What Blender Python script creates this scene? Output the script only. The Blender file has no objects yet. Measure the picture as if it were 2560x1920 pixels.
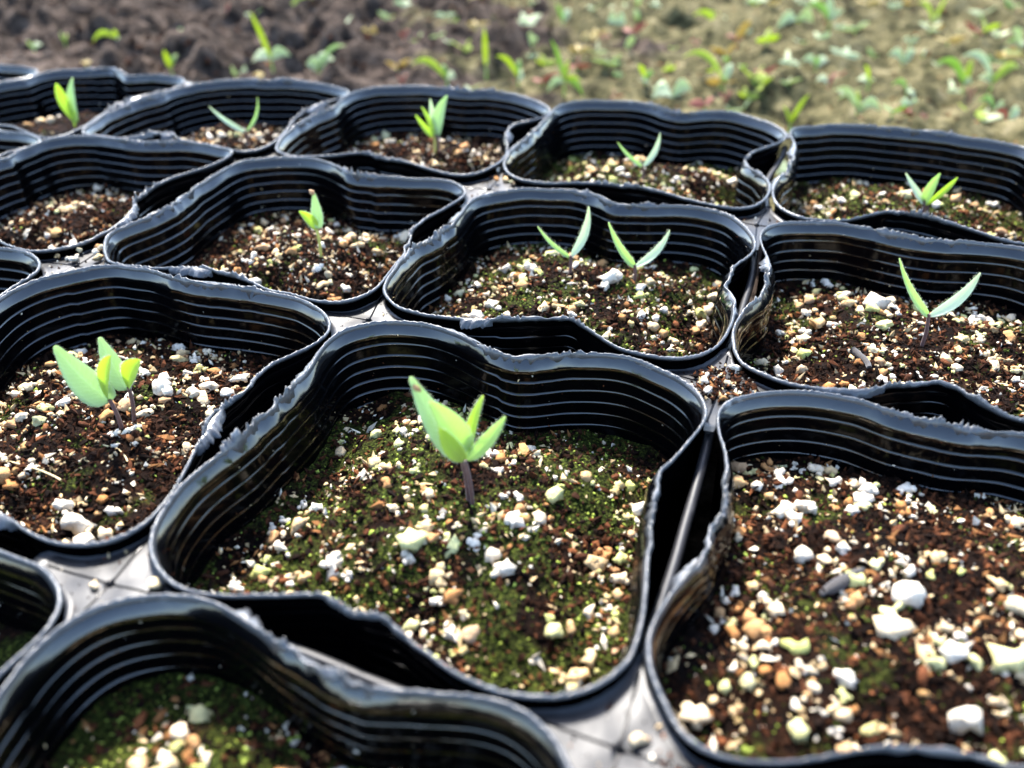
import bpy, math, random
import numpy as np
from mathutils import Vector, Matrix

random.seed(7)
rng = np.random.default_rng(11)
scene = bpy.context.scene
COL = scene.collection
MM = 0.001

# ------------------------------------------------------------------ camera
RIGHT = Vector((0.94529332, 0.32601129, -0.01171244))
DOWN = Vector((0.17868022, -0.54746714, -0.81752866))
FWD = Vector((-0.27293575, 0.7707116, -0.5757688))
CAMPOS = Vector((0.08752195, -0.06383672, 0.09793652))
cam_data = bpy.data.cameras.new('camera')
cam = bpy.data.objects.new('camera', cam_data)
COL.objects.link(cam)
m = Matrix((RIGHT, -DOWN, -FWD)).transposed().to_4x4()
m.translation = CAMPOS
cam.matrix_world = m
cam_data.sensor_fit = 'HORIZONTAL'
cam_data.sensor_width = 36.0
cam_data.lens = 30.19
cam_data.clip_start = 0.005
cam_data.clip_end = 500.0
cam_data.dof.use_dof = True
cam_data.dof.focus_distance = 0.190
cam_data.dof.aperture_fstop = 12.5
scene.camera = cam

# ------------------------------------------------------------------ world, sun, exposure
SUN_AZ = math.radians(-33.0)      # clockwise from +Y
SUN_EL = math.radians(52.0)
world = bpy.data.worlds.new('World')
scene.world = world
world.use_nodes = True
wn = world.node_tree.nodes
sky = wn.new('ShaderNodeTexSky')
sky.sky_type = 'NISHITA'
sky.sun_disc = False
sky.sun_elevation = SUN_EL
sky.sun_rotation = SUN_AZ
sky.air_density = 1.0
sky.dust_density = 1.0
sky.ozone_density = 1.0
world.node_tree.links.new(sky.outputs[0], wn['Background'].inputs[0])
wn['Background'].inputs[1].default_value = 0.14
sun_data = bpy.data.lights.new('sun', 'SUN')
sun_data.energy = 3.0
sun_data.angle = math.radians(5.0)
sun_data.color = (1.0, 0.95, 0.88)
sun = bpy.data.objects.new('sun', sun_data)
COL.objects.link(sun)
sd = Vector((math.sin(SUN_AZ) * math.cos(SUN_EL), math.cos(SUN_AZ) * math.cos(SUN_EL), math.sin(SUN_EL)))
sun.rotation_euler = sd.to_track_quat('Z', 'Y').to_euler()
sun.location = sd * 3.0
scene.view_settings.view_transform = 'Standard'
scene.view_settings.look = 'None'
scene.view_settings.gamma = 1.0
scene.view_settings.exposure = 2.68
scene.render.engine = 'CYCLES'
scene.cycles.max_bounces = 8
scene.cycles.use_denoising = True

# ------------------------------------------------------------------ measured data (millimetres)
RIMS = {
    (0, 0): (40.0, 42.0, "401 402 404 408 413 422 434 448 461 472 482 492 501 508 512 514 512 508 502 493 479 461 441 420 401 385 372 361 356 354 355 356 358 359 363 370 381 394 410 426 442 456 470 481 490 497 500 501 498 492 483 468 452 436 420 406 393 382 373 365 359 353 349 346 344 343 343 344 347 352 362 375 390 408 428 449 467 480 488 493 494 493 490 485 480 474 466 455 442 428 413 399 385 371 359 350 345 345 350 357 364 374 389 406 424 441 458 473 485 496 506 514 519 520 517 509 496 479 460 443 430 420 413 408 405 403 401 400"),
    (-2, 2): (-118.0, 200.0, "359 364 367 371 375 381 387 394 401 409 415 422 428 435 445 454 463 471 474 469 455 438 423 413 404 391 363 328 306 299 296 294 294 297 303 313 324 336 345 352 358 368 380 395 412 436 464 484 491 491 484 472 458 441 424 407 392 380 368 357 346 336 328 325 323 323 323 324 324 325 327 330 338 353 375 402 430 454 471 478 477 473 467 461 455 449 442 436 431 425 419 412 406 399 391 384 378 373 369 368 368 369 372 375 378 378 378 377 377 378 379 380 380 380 380 380 378 373 368 362 357 351 343 338 336 340 346 353"),
    (-2, 1): (-120.0, 124.0, "365 365 365 365 365 365 371 382 393 403 414 424 434 443 451 456 458 457 453 446 438 429 420 411 402 394 386 377 370 363 358 354 353 355 358 364 372 381 390 400 412 426 439 451 457 459 460 459 456 451 442 430 418 405 392 378 362 346 331 318 307 297 288 282 278 275 274 274 275 277 280 284 290 299 314 337 369 403 433 459 480 495 499 494 483 474 466 458 451 444 436 426 414 405 398 392 387 384 382 382 383 387 393 400 407 416 425 432 438 443 448 451 454 454 449 438 425 417 410 398 382 365 365 365 365 365 365 365"),
    (-1, 1): (-40.0, 122.0, "394 393 394 398 404 412 422 437 457 477 488 491 491 490 488 486 484 480 466 448 430 415 400 383 365 349 337 330 327 325 323 321 319 321 324 331 340 351 363 375 384 394 406 423 443 462 476 486 489 487 481 471 457 440 424 410 399 390 381 375 368 360 352 344 338 333 330 328 329 334 341 350 361 375 392 413 435 457 477 489 495 496 493 485 474 458 440 423 408 396 384 374 364 356 351 348 348 352 360 372 388 406 424 442 459 473 486 497 505 513 519 523 526 527 522 511 496 479 466 456 448 439 431 423 415 408 401 396"),
    (0, 1): (40.0, 122.0, "404 411 420 429 434 438 441 447 453 460 469 477 484 487 486 483 478 469 455 439 421 405 390 377 364 351 338 327 317 309 300 293 286 279 274 270 273 283 301 326 354 381 404 422 437 452 463 472 475 475 471 465 458 450 441 433 424 414 405 395 385 374 365 360 359 359 360 363 367 375 388 405 423 439 453 463 472 479 485 490 494 497 498 496 490 481 470 457 444 428 414 401 390 380 373 370 370 377 390 406 423 438 449 458 465 470 476 481 486 490 493 496 498 497 493 485 474 460 445 431 420 411 405 400 398 397 397 399"),
    (1, 1): (120.0, 122.0, "350 351 355 363 374 387 401 414 428 440 451 461 470 480 487 491 487 480 473 465 454 441 425 408 390 370 350 330 314 304 297 291 286 282 282 293 318 347 370 386 398 408 419 429 438 447 454 459 461 459 455 449 441 432 423 414 406 398 390 381 374 367 362 359 358 359 363 368 375 383 391 400 409 418 427 438 448 458 467 474 478 481 481 480 479 476 469 459 448 435 422 410 401 395 392 391 391 394 399 405 414 424 437 451 465 476 484 491 500 507 511 514 513 508 499 486 468 445 422 402 387 375 367 361 358 355 353 351"),
    (0, 2): (40.0, 202.0, "407 410 414 420 425 430 434 438 443 450 457 462 465 467 467 464 459 450 437 422 403 381 359 338 321 309 301 296 293 291 290 289 289 290 291 295 299 305 312 321 333 348 367 390 415 440 462 478 488 492 490 484 475 465 453 441 428 412 393 370 347 329 319 314 312 311 312 314 318 324 335 353 378 409 441 470 490 505 515 522 526 528 528 527 527 526 525 523 517 506 490 471 449 432 424 424 429 438 453 471 490 507 520 531 537 543 548 554 558 561 560 556 549 538 523 503 483 468 455 445 436 428 420 414 410 407 406 406"),
    (1, 2): (120.0, 202.0, "357 358 362 369 377 387 396 406 417 428 439 449 458 467 473 478 479 478 473 460 440 419 388 340 296 271 260 255 252 251 251 252 255 259 264 271 280 290 302 316 336 361 389 412 429 441 450 456 459 458 454 448 441 432 423 415 407 398 390 382 375 368 363 360 359 360 364 370 377 386 395 404 414 424 436 448 461 473 486 497 507 515 519 516 509 502 495 488 480 473 471 471 470 470 470 469 470 471 473 477 484 492 499 503 505 507 509 511 511 512 516 519 516 506 488 462 436 415 400 388 380 373 368 364 361 359 358 357"),
    (-1, 2): (-40.0, 202.0, "407 408 410 413 416 421 427 432 438 444 450 456 462 469 476 480 480 475 465 448 427 405 388 370 343 311 289 279 277 279 284 290 295 298 300 303 308 313 321 331 344 360 379 400 422 442 458 468 473 473 469 462 454 445 434 421 409 398 388 374 357 343 333 325 320 316 314 313 313 315 320 327 340 365 403 441 468 483 493 499 502 503 504 503 503 503 502 501 500 496 493 490 486 480 469 456 448 444 446 451 458 465 474 483 491 497 503 509 513 517 520 522 521 517 509 498 486 472 458 443 428 415 406 401 400 401 403 405"),
    (-3, 2): (-194.0, 195.0, "337 343 348 354 359 363 365 365 365 365 377 394 409 423 434 442 446 447 445 440 433 425 416 406 397 389 379 370 361 353 347 342 339 338 339 342 346 351 356 361 365 372 387 409 435 465 497 527 542 541 530 513 495 477 455 435 418 405 392 379 367 357 349 346 347 350 354 360 368 380 395 412 432 453 473 489 501 508 511 508 499 485 468 448 426 401 374 351 339 338 341 346 353 360 368 376 380 382 382 379 374 368 364 361 360 360 359 358 356 354 350 344 336 326 315 302 290 279 277 283 290 296 301 306 314 320 325 331"),
    (-4, 2): (-268.0, 188.0, "357 358 362 367 373 381 389 397 405 413 422 431 440 448 454 459 460 459 454 448 440 431 422 413 405 397 389 381 373 367 362 358 357 359 362 367 373 381 389 397 405 414 422 431 440 448 455 460 461 460 456 450 442 434 426 418 410 404 397 390 385 380 378 377 377 380 385 392 403 417 436 466 501 529 548 558 560 555 543 526 505 481 457 437 423 415 409 403 397 390 383 376 370 364 360 357 356 357 361 366 373 380 389 397 405 413 422 431 440 448 454 459 460 459 454 448 440 431 422 413 405 397 389 381 373 367 362 358"),
    (-3, 1): (-195.0, 120.0, "357 358 362 367 373 381 389 397 405 413 422 431 440 448 454 459 460 459 454 448 440 431 422 413 405 397 389 381 373 367 362 358 357 358 362 367 373 381 389 397 405 413 422 431 439 448 454 458 460 458 454 447 439 430 421 412 404 396 388 379 372 365 359 356 354 355 357 361 367 373 380 387 393 400 415 437 460 483 498 499 491 481 470 457 444 428 414 403 395 388 381 374 368 362 358 355 354 356 360 365 372 380 388 396 404 413 421 430 439 447 454 458 460 458 454 448 439 431 422 413 405 397 389 381 373 367 362 358"),
    (-2, 0): (-120.0, 42.0, "357 358 362 367 373 381 389 397 405 413 422 431 440 448 454 459 460 459 454 448 440 431 422 413 405 397 389 381 373 367 362 358 357 358 362 367 373 381 389 397 405 413 422 431 440 448 454 459 460 458 454 447 439 430 421 413 404 396 388 380 372 365 360 356 355 355 358 362 367 373 380 386 392 396 401 407 416 428 445 463 477 487 491 491 488 483 475 464 451 439 426 412 399 388 380 373 370 369 370 374 379 386 393 400 408 416 424 432 441 449 455 459 461 459 455 448 440 431 422 413 405 397 389 381 373 367 362 358"),
    (-1, 0): (-40.0, 42.0, "372 370 371 375 380 386 393 400 408 415 424 432 441 449 455 459 461 459 455 448 440 432 423 414 406 398 390 382 374 367 362 358 356 356 358 361 365 370 375 382 393 409 427 444 460 473 484 490 492 488 478 461 441 424 404 385 368 354 343 333 324 317 312 310 309 311 314 318 322 326 330 335 342 350 365 391 424 453 473 485 493 496 496 493 489 486 482 475 467 461 454 447 440 435 430 426 422 420 419 420 423 430 439 452 467 480 491 503 518 530 536 537 536 534 531 528 522 514 502 487 469 452 435 419 405 393 383 376"),
    (1, 0): (120.0, 42.0, "348 352 356 359 363 371 383 398 415 434 453 472 488 499 507 512 516 520 521 514 498 475 449 422 396 372 355 344 336 330 325 321 319 318 318 319 325 337 352 367 380 393 405 417 428 438 447 452 455 454 451 445 437 429 420 412 404 396 388 380 373 366 361 358 357 358 361 366 373 380 389 397 405 413 422 431 440 448 455 460 462 461 457 452 445 438 431 425 419 414 406 397 387 379 374 372 374 377 379 382 388 399 412 425 436 446 455 464 472 479 485 489 492 493 490 481 463 441 418 398 384 373 365 358 353 349 347 347"),
    (0, -1): (40.0, -38.0, "363 363 366 370 376 383 391 399 406 414 423 431 440 448 455 459 460 459 454 448 440 431 422 413 405 397 389 381 373 367 362 358 357 358 362 367 373 381 389 397 405 413 422 431 440 448 454 459 460 459 454 448 440 431 422 413 405 397 389 381 373 367 362 359 358 359 362 367 374 381 389 397 405 414 422 431 440 448 454 458 460 460 457 451 442 430 415 399 383 369 357 346 338 333 332 333 335 339 343 348 355 365 377 391 406 422 440 455 468 477 486 493 499 502 502 497 488 476 461 444 429 417 405 395 385 376 370 365"),
    (-1, -1): (-40.0, -38.0, "357 358 362 367 373 381 389 397 405 413 422 431 440 448 454 459 460 459 454 448 440 431 422 413 405 397 389 381 373 367 362 358 357 358 362 367 373 381 389 397 405 413 422 431 440 448 454 459 460 459 454 448 440 431 422 413 405 397 389 381 373 367 362 359 358 359 362 367 374 382 390 398 406 415 427 441 457 471 479 482 480 474 467 457 444 432 422 413 405 397 389 381 373 367 362 358 357 358 362 367 373 381 389 397 405 413 422 431 440 448 454 459 460 459 454 448 440 431 422 413 405 397 389 381 373 367 362 358"),
    (1, -1): (120.0, -38.0, "356 357 361 366 373 381 389 397 405 413 422 431 440 448 455 460 462 460 455 448 440 431 422 413 405 397 389 381 373 366 361 357 356 357 361 366 373 381 389 397 405 413 422 431 440 448 455 460 462 460 455 448 440 431 422 413 405 397 389 381 373 366 361 357 356 357 361 366 373 381 389 397 405 413 422 431 440 448 455 460 462 460 455 448 440 431 422 413 405 397 389 381 373 366 361 357 356 357 361 366 373 381 389 397 405 413 422 431 440 448 455 460 462 460 455 448 440 431 422 413 405 397 389 381 373 366 361 357"),
    (-2, -1): (-120.0, -38.0, "356 357 361 366 373 381 389 397 405 413 422 431 440 448 455 460 462 460 455 448 440 431 422 413 405 397 389 381 373 366 361 357 356 357 361 366 373 381 389 397 405 413 422 431 440 448 455 460 462 460 455 448 440 431 422 413 405 397 389 381 373 366 361 357 356 357 361 366 373 381 389 397 405 413 422 431 440 448 455 460 462 460 455 448 440 431 422 413 405 397 389 381 373 366 361 357 356 357 361 366 373 381 389 397 405 413 422 431 440 448 455 460 462 460 455 448 440 431 422 413 405 397 389 381 373 366 361 357"),
}
SEEDLINGS = {
    'five': dict(stems=[((41.46,43.40,-10.50), (40.59,43.09,-0.50)), ((40.50,43.99,-10.50), (39.58,43.67,-0.16))],
        leaves=[((39.56,42.72,0.59), (31.44,43.03,15.60), 5.27, -0.51, 0), ((40.44,43.03,-0.39), (36.67,39.05,14.53), 5.95, 1.19, 1), ((40.52,43.06,-0.39), (38.88,37.18,10.86), 3.57, -0.68, 2), ((41.14,43.28,1.61), (42.97,47.11,11.52), 2.29, 0.85, 2), ((41.06,43.25,-0.40), (48.56,42.73,11.43), 2.89, 0.68, 1)]),
    'broad': dict(stems=[((-35.62,41.74,-10.50), (-36.08,41.58,-3.38))],
        leaves=[((-36.09,41.58,-4.08), (-41.69,38.53,10.11), 7.08, 0.77, 0), ((-36.38,41.47,-3.84), (-29.62,39.62,9.64), 3.63, 0.77, 2)]),
    'round': dict(stems=[((-34.73,44.51,-10.50), (-33.60,44.91,-2.11))],
        leaves=[((-34.13,44.72,-2.79), (-38.52,46.35,8.05), 5.03, 0.77, 0), ((-33.72,44.87,-2.57), (-27.30,43.95,6.44), 4.64, 0.58, 2)]),
    'seedcoat': dict(stems=[((-33.89,121.78,-9.50), (-33.96,121.76,-1.01))],
        leaves=[((-33.40,121.96,-1.29), (-33.83,122.87,8.80), 3.46, 0.90, 0), ((-33.86,121.80,-1.15), (-36.18,118.32,4.99), 3.08, -0.38, 2)]),
    'twina': dict(stems=[((34.17,133.97,-10.00), (34.27,134.01,-4.81))],
        leaves=[((34.17,133.97,-5.35), (26.67,129.19,4.57), 1.85, -0.74, 1), ((34.40,134.05,-5.35), (37.87,137.41,8.05), 3.34, 0.86, 3)]),
    'twinb': dict(stems=[((51.53,134.93,-10.00), (51.22,134.82,-5.26))],
        leaves=[((51.38,134.87,-5.93), (44.72,130.39,7.68), 3.16, -0.85, 1), ((51.38,134.87,-5.93), (58.78,139.62,3.44), 2.91, 0.73, 3)]),
    'tall': dict(stems=[((121.49,125.97,-10.50), (120.84,125.74,-2.28))],
        leaves=[((120.92,125.77,-3.01), (110.92,120.10,12.88), 3.33, -0.75, 1), ((121.02,125.80,-3.01), (129.22,129.77,7.52), 3.55, 1.08, 3)]),
    'farv': dict(stems=[((38.81,205.70,-10.50), (38.47,205.58,-5.74))],
        leaves=[((38.51,205.60,-6.37), (30.54,201.71,2.46), 2.14, -0.46, 1), ((38.51,205.60,-6.37), (42.84,208.19,4.59), 2.75, 0.76, 3)]),
    'three': dict(stems=[((124.53,203.73,-10.50), (123.95,203.52,-6.05)), ((125.88,204.86,-10.50), (124.57,204.40,-6.32))],
        leaves=[((124.24,203.63,-7.23), (116.98,203.18,1.62), 2.65, 1.12, 3), ((124.32,203.65,-7.52), (126.18,203.25,2.66), 3.35, -1.39, 1), ((124.65,203.77,-7.83), (131.01,202.84,2.12), 2.09, 0.84, 2)]),
    'slim': dict(stems=[((-37.05,208.82,-10.50), (-37.00,208.84,-4.46))],
        leaves=[((-37.19,208.77,-5.12), (-41.76,205.03,3.47), 2.48, -0.50, 2), ((-37.02,208.83,-4.79), (-40.89,208.52,5.38), 1.98, -0.33, 2)]),
    'fan': dict(stems=[((-36.31,210.03,-10.50), (-36.27,210.04,-4.45))],
        leaves=[((-36.62,209.92,-5.11), (-39.06,212.24,7.02), 3.31, 0.50, 3), ((-36.15,210.08,-5.11), (-31.77,210.58,9.40), 5.14, 0.66, 0)]),
    'lowv': dict(stems=[((-108.07,197.96,-10.50), (-107.49,198.17,-6.35))],
        leaves=[((-107.77,198.07,-7.03), (-117.67,193.50,2.93), 2.57, 1.03, 3), ((-107.39,198.20,-6.69), (-101.99,201.18,5.54), 2.05, 1.54, 1)]),
    'corner': dict(stems=[((-177.08,189.52,-11.00), (-177.07,189.52,-6.88))],
        leaves=[((-177.28,189.45,-7.59), (-179.32,187.66,7.66), 4.45, 0.71, 2), ((-176.68,189.66,-7.24), (-176.13,193.04,8.50), 4.98, 1.42, 0), ((-178.18,189.12,-9.01), (-173.07,186.69,-1.77), 2.85, 0.36, 2)]),
}
WEEDS = [
    ((-403.07,465.18,-66.00), [((-398.66,461.43,-47.35), 5.5, 0), ((-425.11,463.74,-57.97), 4.8, 0), ((-394.87,462.78,-62.21), 4.8, 2)], 'yellow green sprout with one upright and one arching leaf on dark clods'),
    ((-341.50,442.22,-66.00), [((-339.74,437.53,-51.06), 5.2, 0), ((-338.97,449.48,-56.96), 4.5, 1)], 'small bright two leaved sprout behind the far left pots'),
    ((-270.33,459.73,-66.00), [((-275.60,452.56,-26.04), 4.8, 0), ((-286.46,460.39,-61.14), 8.3, 2), ((-254.41,460.06,-54.11), 8.3, 2)], 'tall blade rising between two broad level leaves on dark soil'),
    ((-233.53,458.87,-66.00), [((-237.94,452.01,-56.35), 11.4, 2), ((-225.75,467.99,-56.42), 10.7, 2), ((-211.54,461.36,-45.45), 5.0, 1)], 'pale clump of round leaves just behind the tray rim'),
    ((-291.44,449.86,-66.00), [((-292.19,444.29,-59.67), 6.4, 2), ((-290.01,456.73,-62.67), 6.4, 2)], 'tiny pair of pale round leaves beside the tall blade'),
    ((-140.32,461.03,-66.00), [((-159.30,449.00,-50.30), 4.8, 0), ((-145.07,465.71,-52.88), 4.2, 1), ((-132.69,458.43,-58.79), 6.7, 2)], 'grass sprout with a long leaf arching left over the rim'),
    ((-124.52,491.37,-66.00), [((-123.00,486.61,-33.22), 4.4, 0), ((-126.37,497.08,-56.97), 3.8, 1)], 'single straight upright blade on the dark soil'),
    ((-90.22,458.27,-66.00), [((-101.83,448.86,-41.01), 4.4, 0), ((-91.45,464.20,-45.69), 5.3, 1), ((-85.28,454.72,-54.59), 8.2, 2)], 'sprout with a broad white leaf and one arching left'),
    ((-350.47,619.70,-66.00), [((-329.46,621.84,-51.95), 6.4, 0)], 'slanting blade cut by the top of the picture left of centre'),
    ((-474.42,455.25,-66.00), [((-473.29,450.35,-56.80), 4.2, 2), ((-472.34,462.36,-62.83), 4.2, 2)], 'tiny grey green sprout on the clods at far left'),
    ((-484.85,496.46,-66.00), [((-482.04,492.15,-60.68), 3.7, 1), ((-485.67,502.53,-64.60), 3.7, 0)], 'faint tiny green sprout on the upper left clods'),
    ((-400.34,536.67,-66.00), [((-400.39,531.35,-61.33), 4.5, 2), ((-399.37,543.38,-63.87), 4.5, 2)], 'faint pale pair of leaves high on the dark clods'),
    ((-267.57,665.79,-66.00), [((-272.58,658.71,-60.36), 8.1, 2), ((-262.22,674.05,-63.51), 8.1, 2)], 'pale round leaved sprout at the top edge above the middle'),
    ((-61.33,461.92,-66.00), [((-68.05,454.24,-29.98), 3.5, 1), ((-60.75,468.49,-45.07), 4.7, 0), ((-49.38,460.85,-55.60), 2.9, 0), ((-50.73,472.04,-68.57), 4.7, 1), ((-70.33,453.43,-61.49), 5.8, 2)], 'tall bushy weed of many blades behind the middle rim'),
    ((-114.13,560.89,-66.00), [((-115.14,555.23,-51.26), 6.1, 2), ((-112.79,567.73,-57.09), 5.4, 1)], 'pale upright leaf pair above the middle of the tray'),
    ((-117.96,654.09,-66.00), [((-122.51,647.18,-50.06), 5.3, 1), ((-114.12,661.82,-56.66), 6.8, 2)], 'pale leaf pair near the top edge right of the middle'),
    ((-13.74,478.29,-66.00), [((-17.65,471.60,-45.42), 4.1, 0), ((-10.10,485.94,-54.10), 4.7, 1), ((-13.15,473.19,-56.01), 8.1, 2)], 'sprout with white round leaf at its foot behind the rim'),
    ((5.00,470.15,-66.00), [((-5.63,461.09,-61.49), 12.5, 2), ((15.28,480.16,-60.63), 9.7, 2)], 'large glaring white leaf pair touching the far rim'),
    ((32.55,495.27,-66.00), [((7.44,481.08,-41.57), 5.5, 0), ((35.61,502.72,-48.74), 6.4, 2), ((33.47,490.29,-54.62), 4.1, 1)], 'sprout with a long leaf arching far left and red foot'),
    ((-72.14,647.36,-66.00), [((-77.52,640.15,-59.92), 11.1, 2), ((-65.94,655.92,-63.95), 11.1, 2)], 'glaring white round leaf pair in the upper right moss'),
    ((-80.72,601.75,-66.00), [((-86.18,594.52,-62.04), 7.0, 4), ((-76.99,609.44,-64.13), 6.3, 4)], 'yellowing flat leaf pair in the upper moss'),
    ((-44.40,567.99,-66.00), [((-39.26,564.50,-51.57), 6.7, 2), ((-47.97,573.09,-60.42), 4.7, 1)], 'pale upright leaf leaning right on the moss'),
    ((-37.41,509.41,-66.00), [((-39.91,503.22,-62.16), 4.3, 1), ((-35.33,516.52,-65.31), 4.3, 1)], 'tiny dark green sprout behind the white leaf pair'),
    ((4.82,672.73,-66.00), [((-14.22,660.68,-55.63), 5.9, 0), ((10.28,681.03,-60.45), 5.9, 2)], 'yellow green leaf arching left near the top'),
    ((25.67,621.22,-66.00), [((34.03,618.88,-47.48), 7.6, 4), ((16.49,624.34,-61.39), 4.8, 3), ((30.77,617.73,-60.92), 4.8, 3)], 'red stemmed weed with an upright yellow leaf'),
    ((63.93,673.87,-66.00), [((50.24,663.72,-62.60), 9.4, 2), ((76.25,684.60,-60.71), 10.8, 2), ((67.38,669.79,-68.29), 6.5, 0)], 'broad white leaf spread wide over a green one'),
    ((88.43,665.69,-66.00), [((68.94,653.48,-44.17), 6.4, 1), ((84.92,670.81,-38.23), 7.8, 2), ((96.58,663.27,-45.85), 6.4, 2)], 'tall pale weed reaching the top edge'),
    ((85.12,571.29,-66.00), [((74.86,562.35,-59.64), 5.7, 2), ((92.59,580.30,-62.82), 5.7, 2), ((84.20,565.66,-56.18), 4.4, 1)], 'small pale arched leaf pair on the right moss'),
    ((118.22,526.15,-66.00), [((113.27,519.09,-47.63), 2.9, 0), ((110.87,529.91,-60.18), 4.7, 2), ((120.58,521.68,-56.62), 4.7, 2)], 'upright green sprout with a small white pair of leaves'),
    ((142.14,615.18,-66.00), [((130.77,605.85,-62.04), 7.8, 2), ((151.20,624.75,-64.55), 7.8, 2)], 'flat white leaf pair on the right moss'),
    ((147.72,661.06,-66.00), [((141.57,653.58,-62.41), 4.8, 2), ((153.43,669.45,-64.58), 4.8, 2)], 'small white flat leaf pair above the flat white pair'),
    ((112.08,466.30,-66.00), [((97.00,455.65,-46.88), 4.8, 2), ((110.26,472.01,-50.35), 4.3, 0), ((115.66,462.26,-56.47), 9.1, 2), ((125.64,477.46,-63.33), 7.0, 2)], 'bushy pale weed just behind the right rim'),
    ((139.56,507.08,-66.00), [((129.20,498.10,-53.36), 3.9, 1), ((141.63,514.17,-60.63), 4.5, 2), ((144.70,503.59,-61.76), 3.9, 2)], 'small pale green weed beside the bushy one'),
    ((167.63,744.20,-66.00), [((151.95,733.35,-51.83), 6.0, 0), ((174.45,752.99,-50.22), 5.2, 0), ((171.02,740.10,-61.09), 4.5, 2)], 'forked yellow green sprout at the upper right edge'),
    ((175.91,553.81,-66.00), [((154.21,540.83,-49.51), 6.5, 1), ((177.50,560.74,-49.96), 5.9, 0), ((180.06,549.98,-60.59), 5.9, 2)], 'weed with a leaf reaching left near the right edge'),
    ((191.33,552.24,-66.00), [((167.93,538.64,-44.10), 7.0, 2), ((207.52,564.33,-55.40), 5.8, 0), ((190.66,546.69,-54.36), 4.1, 1), ((183.08,555.68,-60.16), 5.2, 2)], 'large weed with leaves arching to both sides at right edge'),
    ((189.12,507.35,-66.00), [((177.37,497.89,-58.83), 4.9, 1), ((195.26,515.89,-65.27), 4.4, 2)], 'low weed with a small arched leaf below the large one'),
    ((217.57,647.64,-66.00), [((208.00,638.95,-46.73), 7.2, 2), ((220.23,654.95,-58.12), 5.2, 2), ((206.48,638.41,-57.71), 3.9, 1)], 'pale upright weed cut by the right edge'),
    ((77.51,443.91,-66.00), [((84.67,441.14,-45.86), 3.4, 0), ((71.39,448.11,-55.73), 2.4, 0), ((79.79,439.41,-53.93), 2.4, 0)], 'thin grass tuft standing against the far rim corner'),
    ((139.83,476.49,-66.00), [((133.42,468.91,-60.53), 5.4, 2), ((145.83,484.97,-64.82), 5.4, 2)], 'flat pale leaf pair close to the right rim'),
    ((-67.93,593.92,-66.00), [((-71.50,587.35,-60.77), 4.9, 3), ((-64.21,601.60,-64.20), 4.9, 3)], 'red leaved sprout on the upper moss'),
    ((-1.47,602.12,-66.00), [((-5.15,595.51,-59.52), 4.8, 3), ((1.11,609.40,-62.95), 4.8, 3)], 'small red sprout left of the red stemmed weed'),
    ((36.11,481.50,-66.00), [((31.93,474.72,-61.03), 4.6, 3), ((39.70,489.14,-62.22), 4.6, 3)], 'red leaf pair at the foot of the arching sprout'),
    ((94.75,527.35,-66.00), [((86.66,519.18,-59.81), 5.3, 2), ((97.65,534.75,-59.07), 5.9, 3)], 'sprout with one white and one red leaf'),
    ((148.37,465.61,-66.00), [((143.89,458.72,-60.58), 4.2, 3), ((150.43,472.71,-63.28), 4.2, 3)], 'red stub of leaf touching the right rim'),
    ((178.87,536.38,-66.00), [((174.24,529.44,-60.49), 4.0, 3), ((181.89,543.82,-63.30), 4.0, 3)], 'red leaf pair below the weed at the right'),
    ((194.86,491.57,-66.00), [((183.86,482.37,-61.00), 6.4, 3), ((202.31,500.58,-64.87), 8.0, 2)], 'pinkish flat leaf on the moss at right edge'),
    ((-176.13,467.97,-66.00), [((-176.54,462.52,-61.56), 3.7, 3), ((-174.98,474.75,-64.05), 3.7, 3)], 'small red sprout behind the rim on dark soil'),
    ((-393.87,592.78,-66.00), [((-393.91,587.46,-61.96), 4.7, 3), ((-392.54,599.62,-64.35), 4.7, 3)], 'small salmon leaf pair on the upper left clods'),
    ((-551.13,597.70,-66.00), [((-550.13,592.75,-61.10), 5.9, 3), ((-549.07,604.80,-63.33), 5.9, 3)], 'small salmon leaf pair at the top left'),
    ((-245.77,559.72,-66.00), [((-249.95,552.94,-63.37), 7.2, 4), ((-243.39,566.93,-62.67), 7.2, 4)], 'fallen yellowish leaf pair on the dark soil'),
    ((-223.24,572.32,-66.00), [((-224.80,566.46,-61.38), 5.1, 3), ((-220.73,579.57,-62.64), 5.1, 3)], 'dull red leaf pair right of the yellowish one'),
    ((-404.48,430.93,-66.00), [((-402.75,426.24,-61.51), 4.6, 4), ((-404.98,437.12,-63.77), 4.6, 4)], 'tiny orange leaf pair behind the far left rim'),
    ((-270.22,439.87,-66.00), [((-270.76,434.37,-61.54), 5.6, 4), ((-269.05,446.65,-64.03), 5.6, 4)], 'tiny yellow leaf pair at the foot of the tall blade'),
    ((-200.86,684.61,-66.00), [((-210.15,676.01,-58.09), 7.3, 4), ((-195.14,693.00,-59.01), 7.3, 3), ((-198.70,680.07,-53.06), 6.5, 1)], 'reddish and yellow clump at top edge above the middle'),
]
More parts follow.
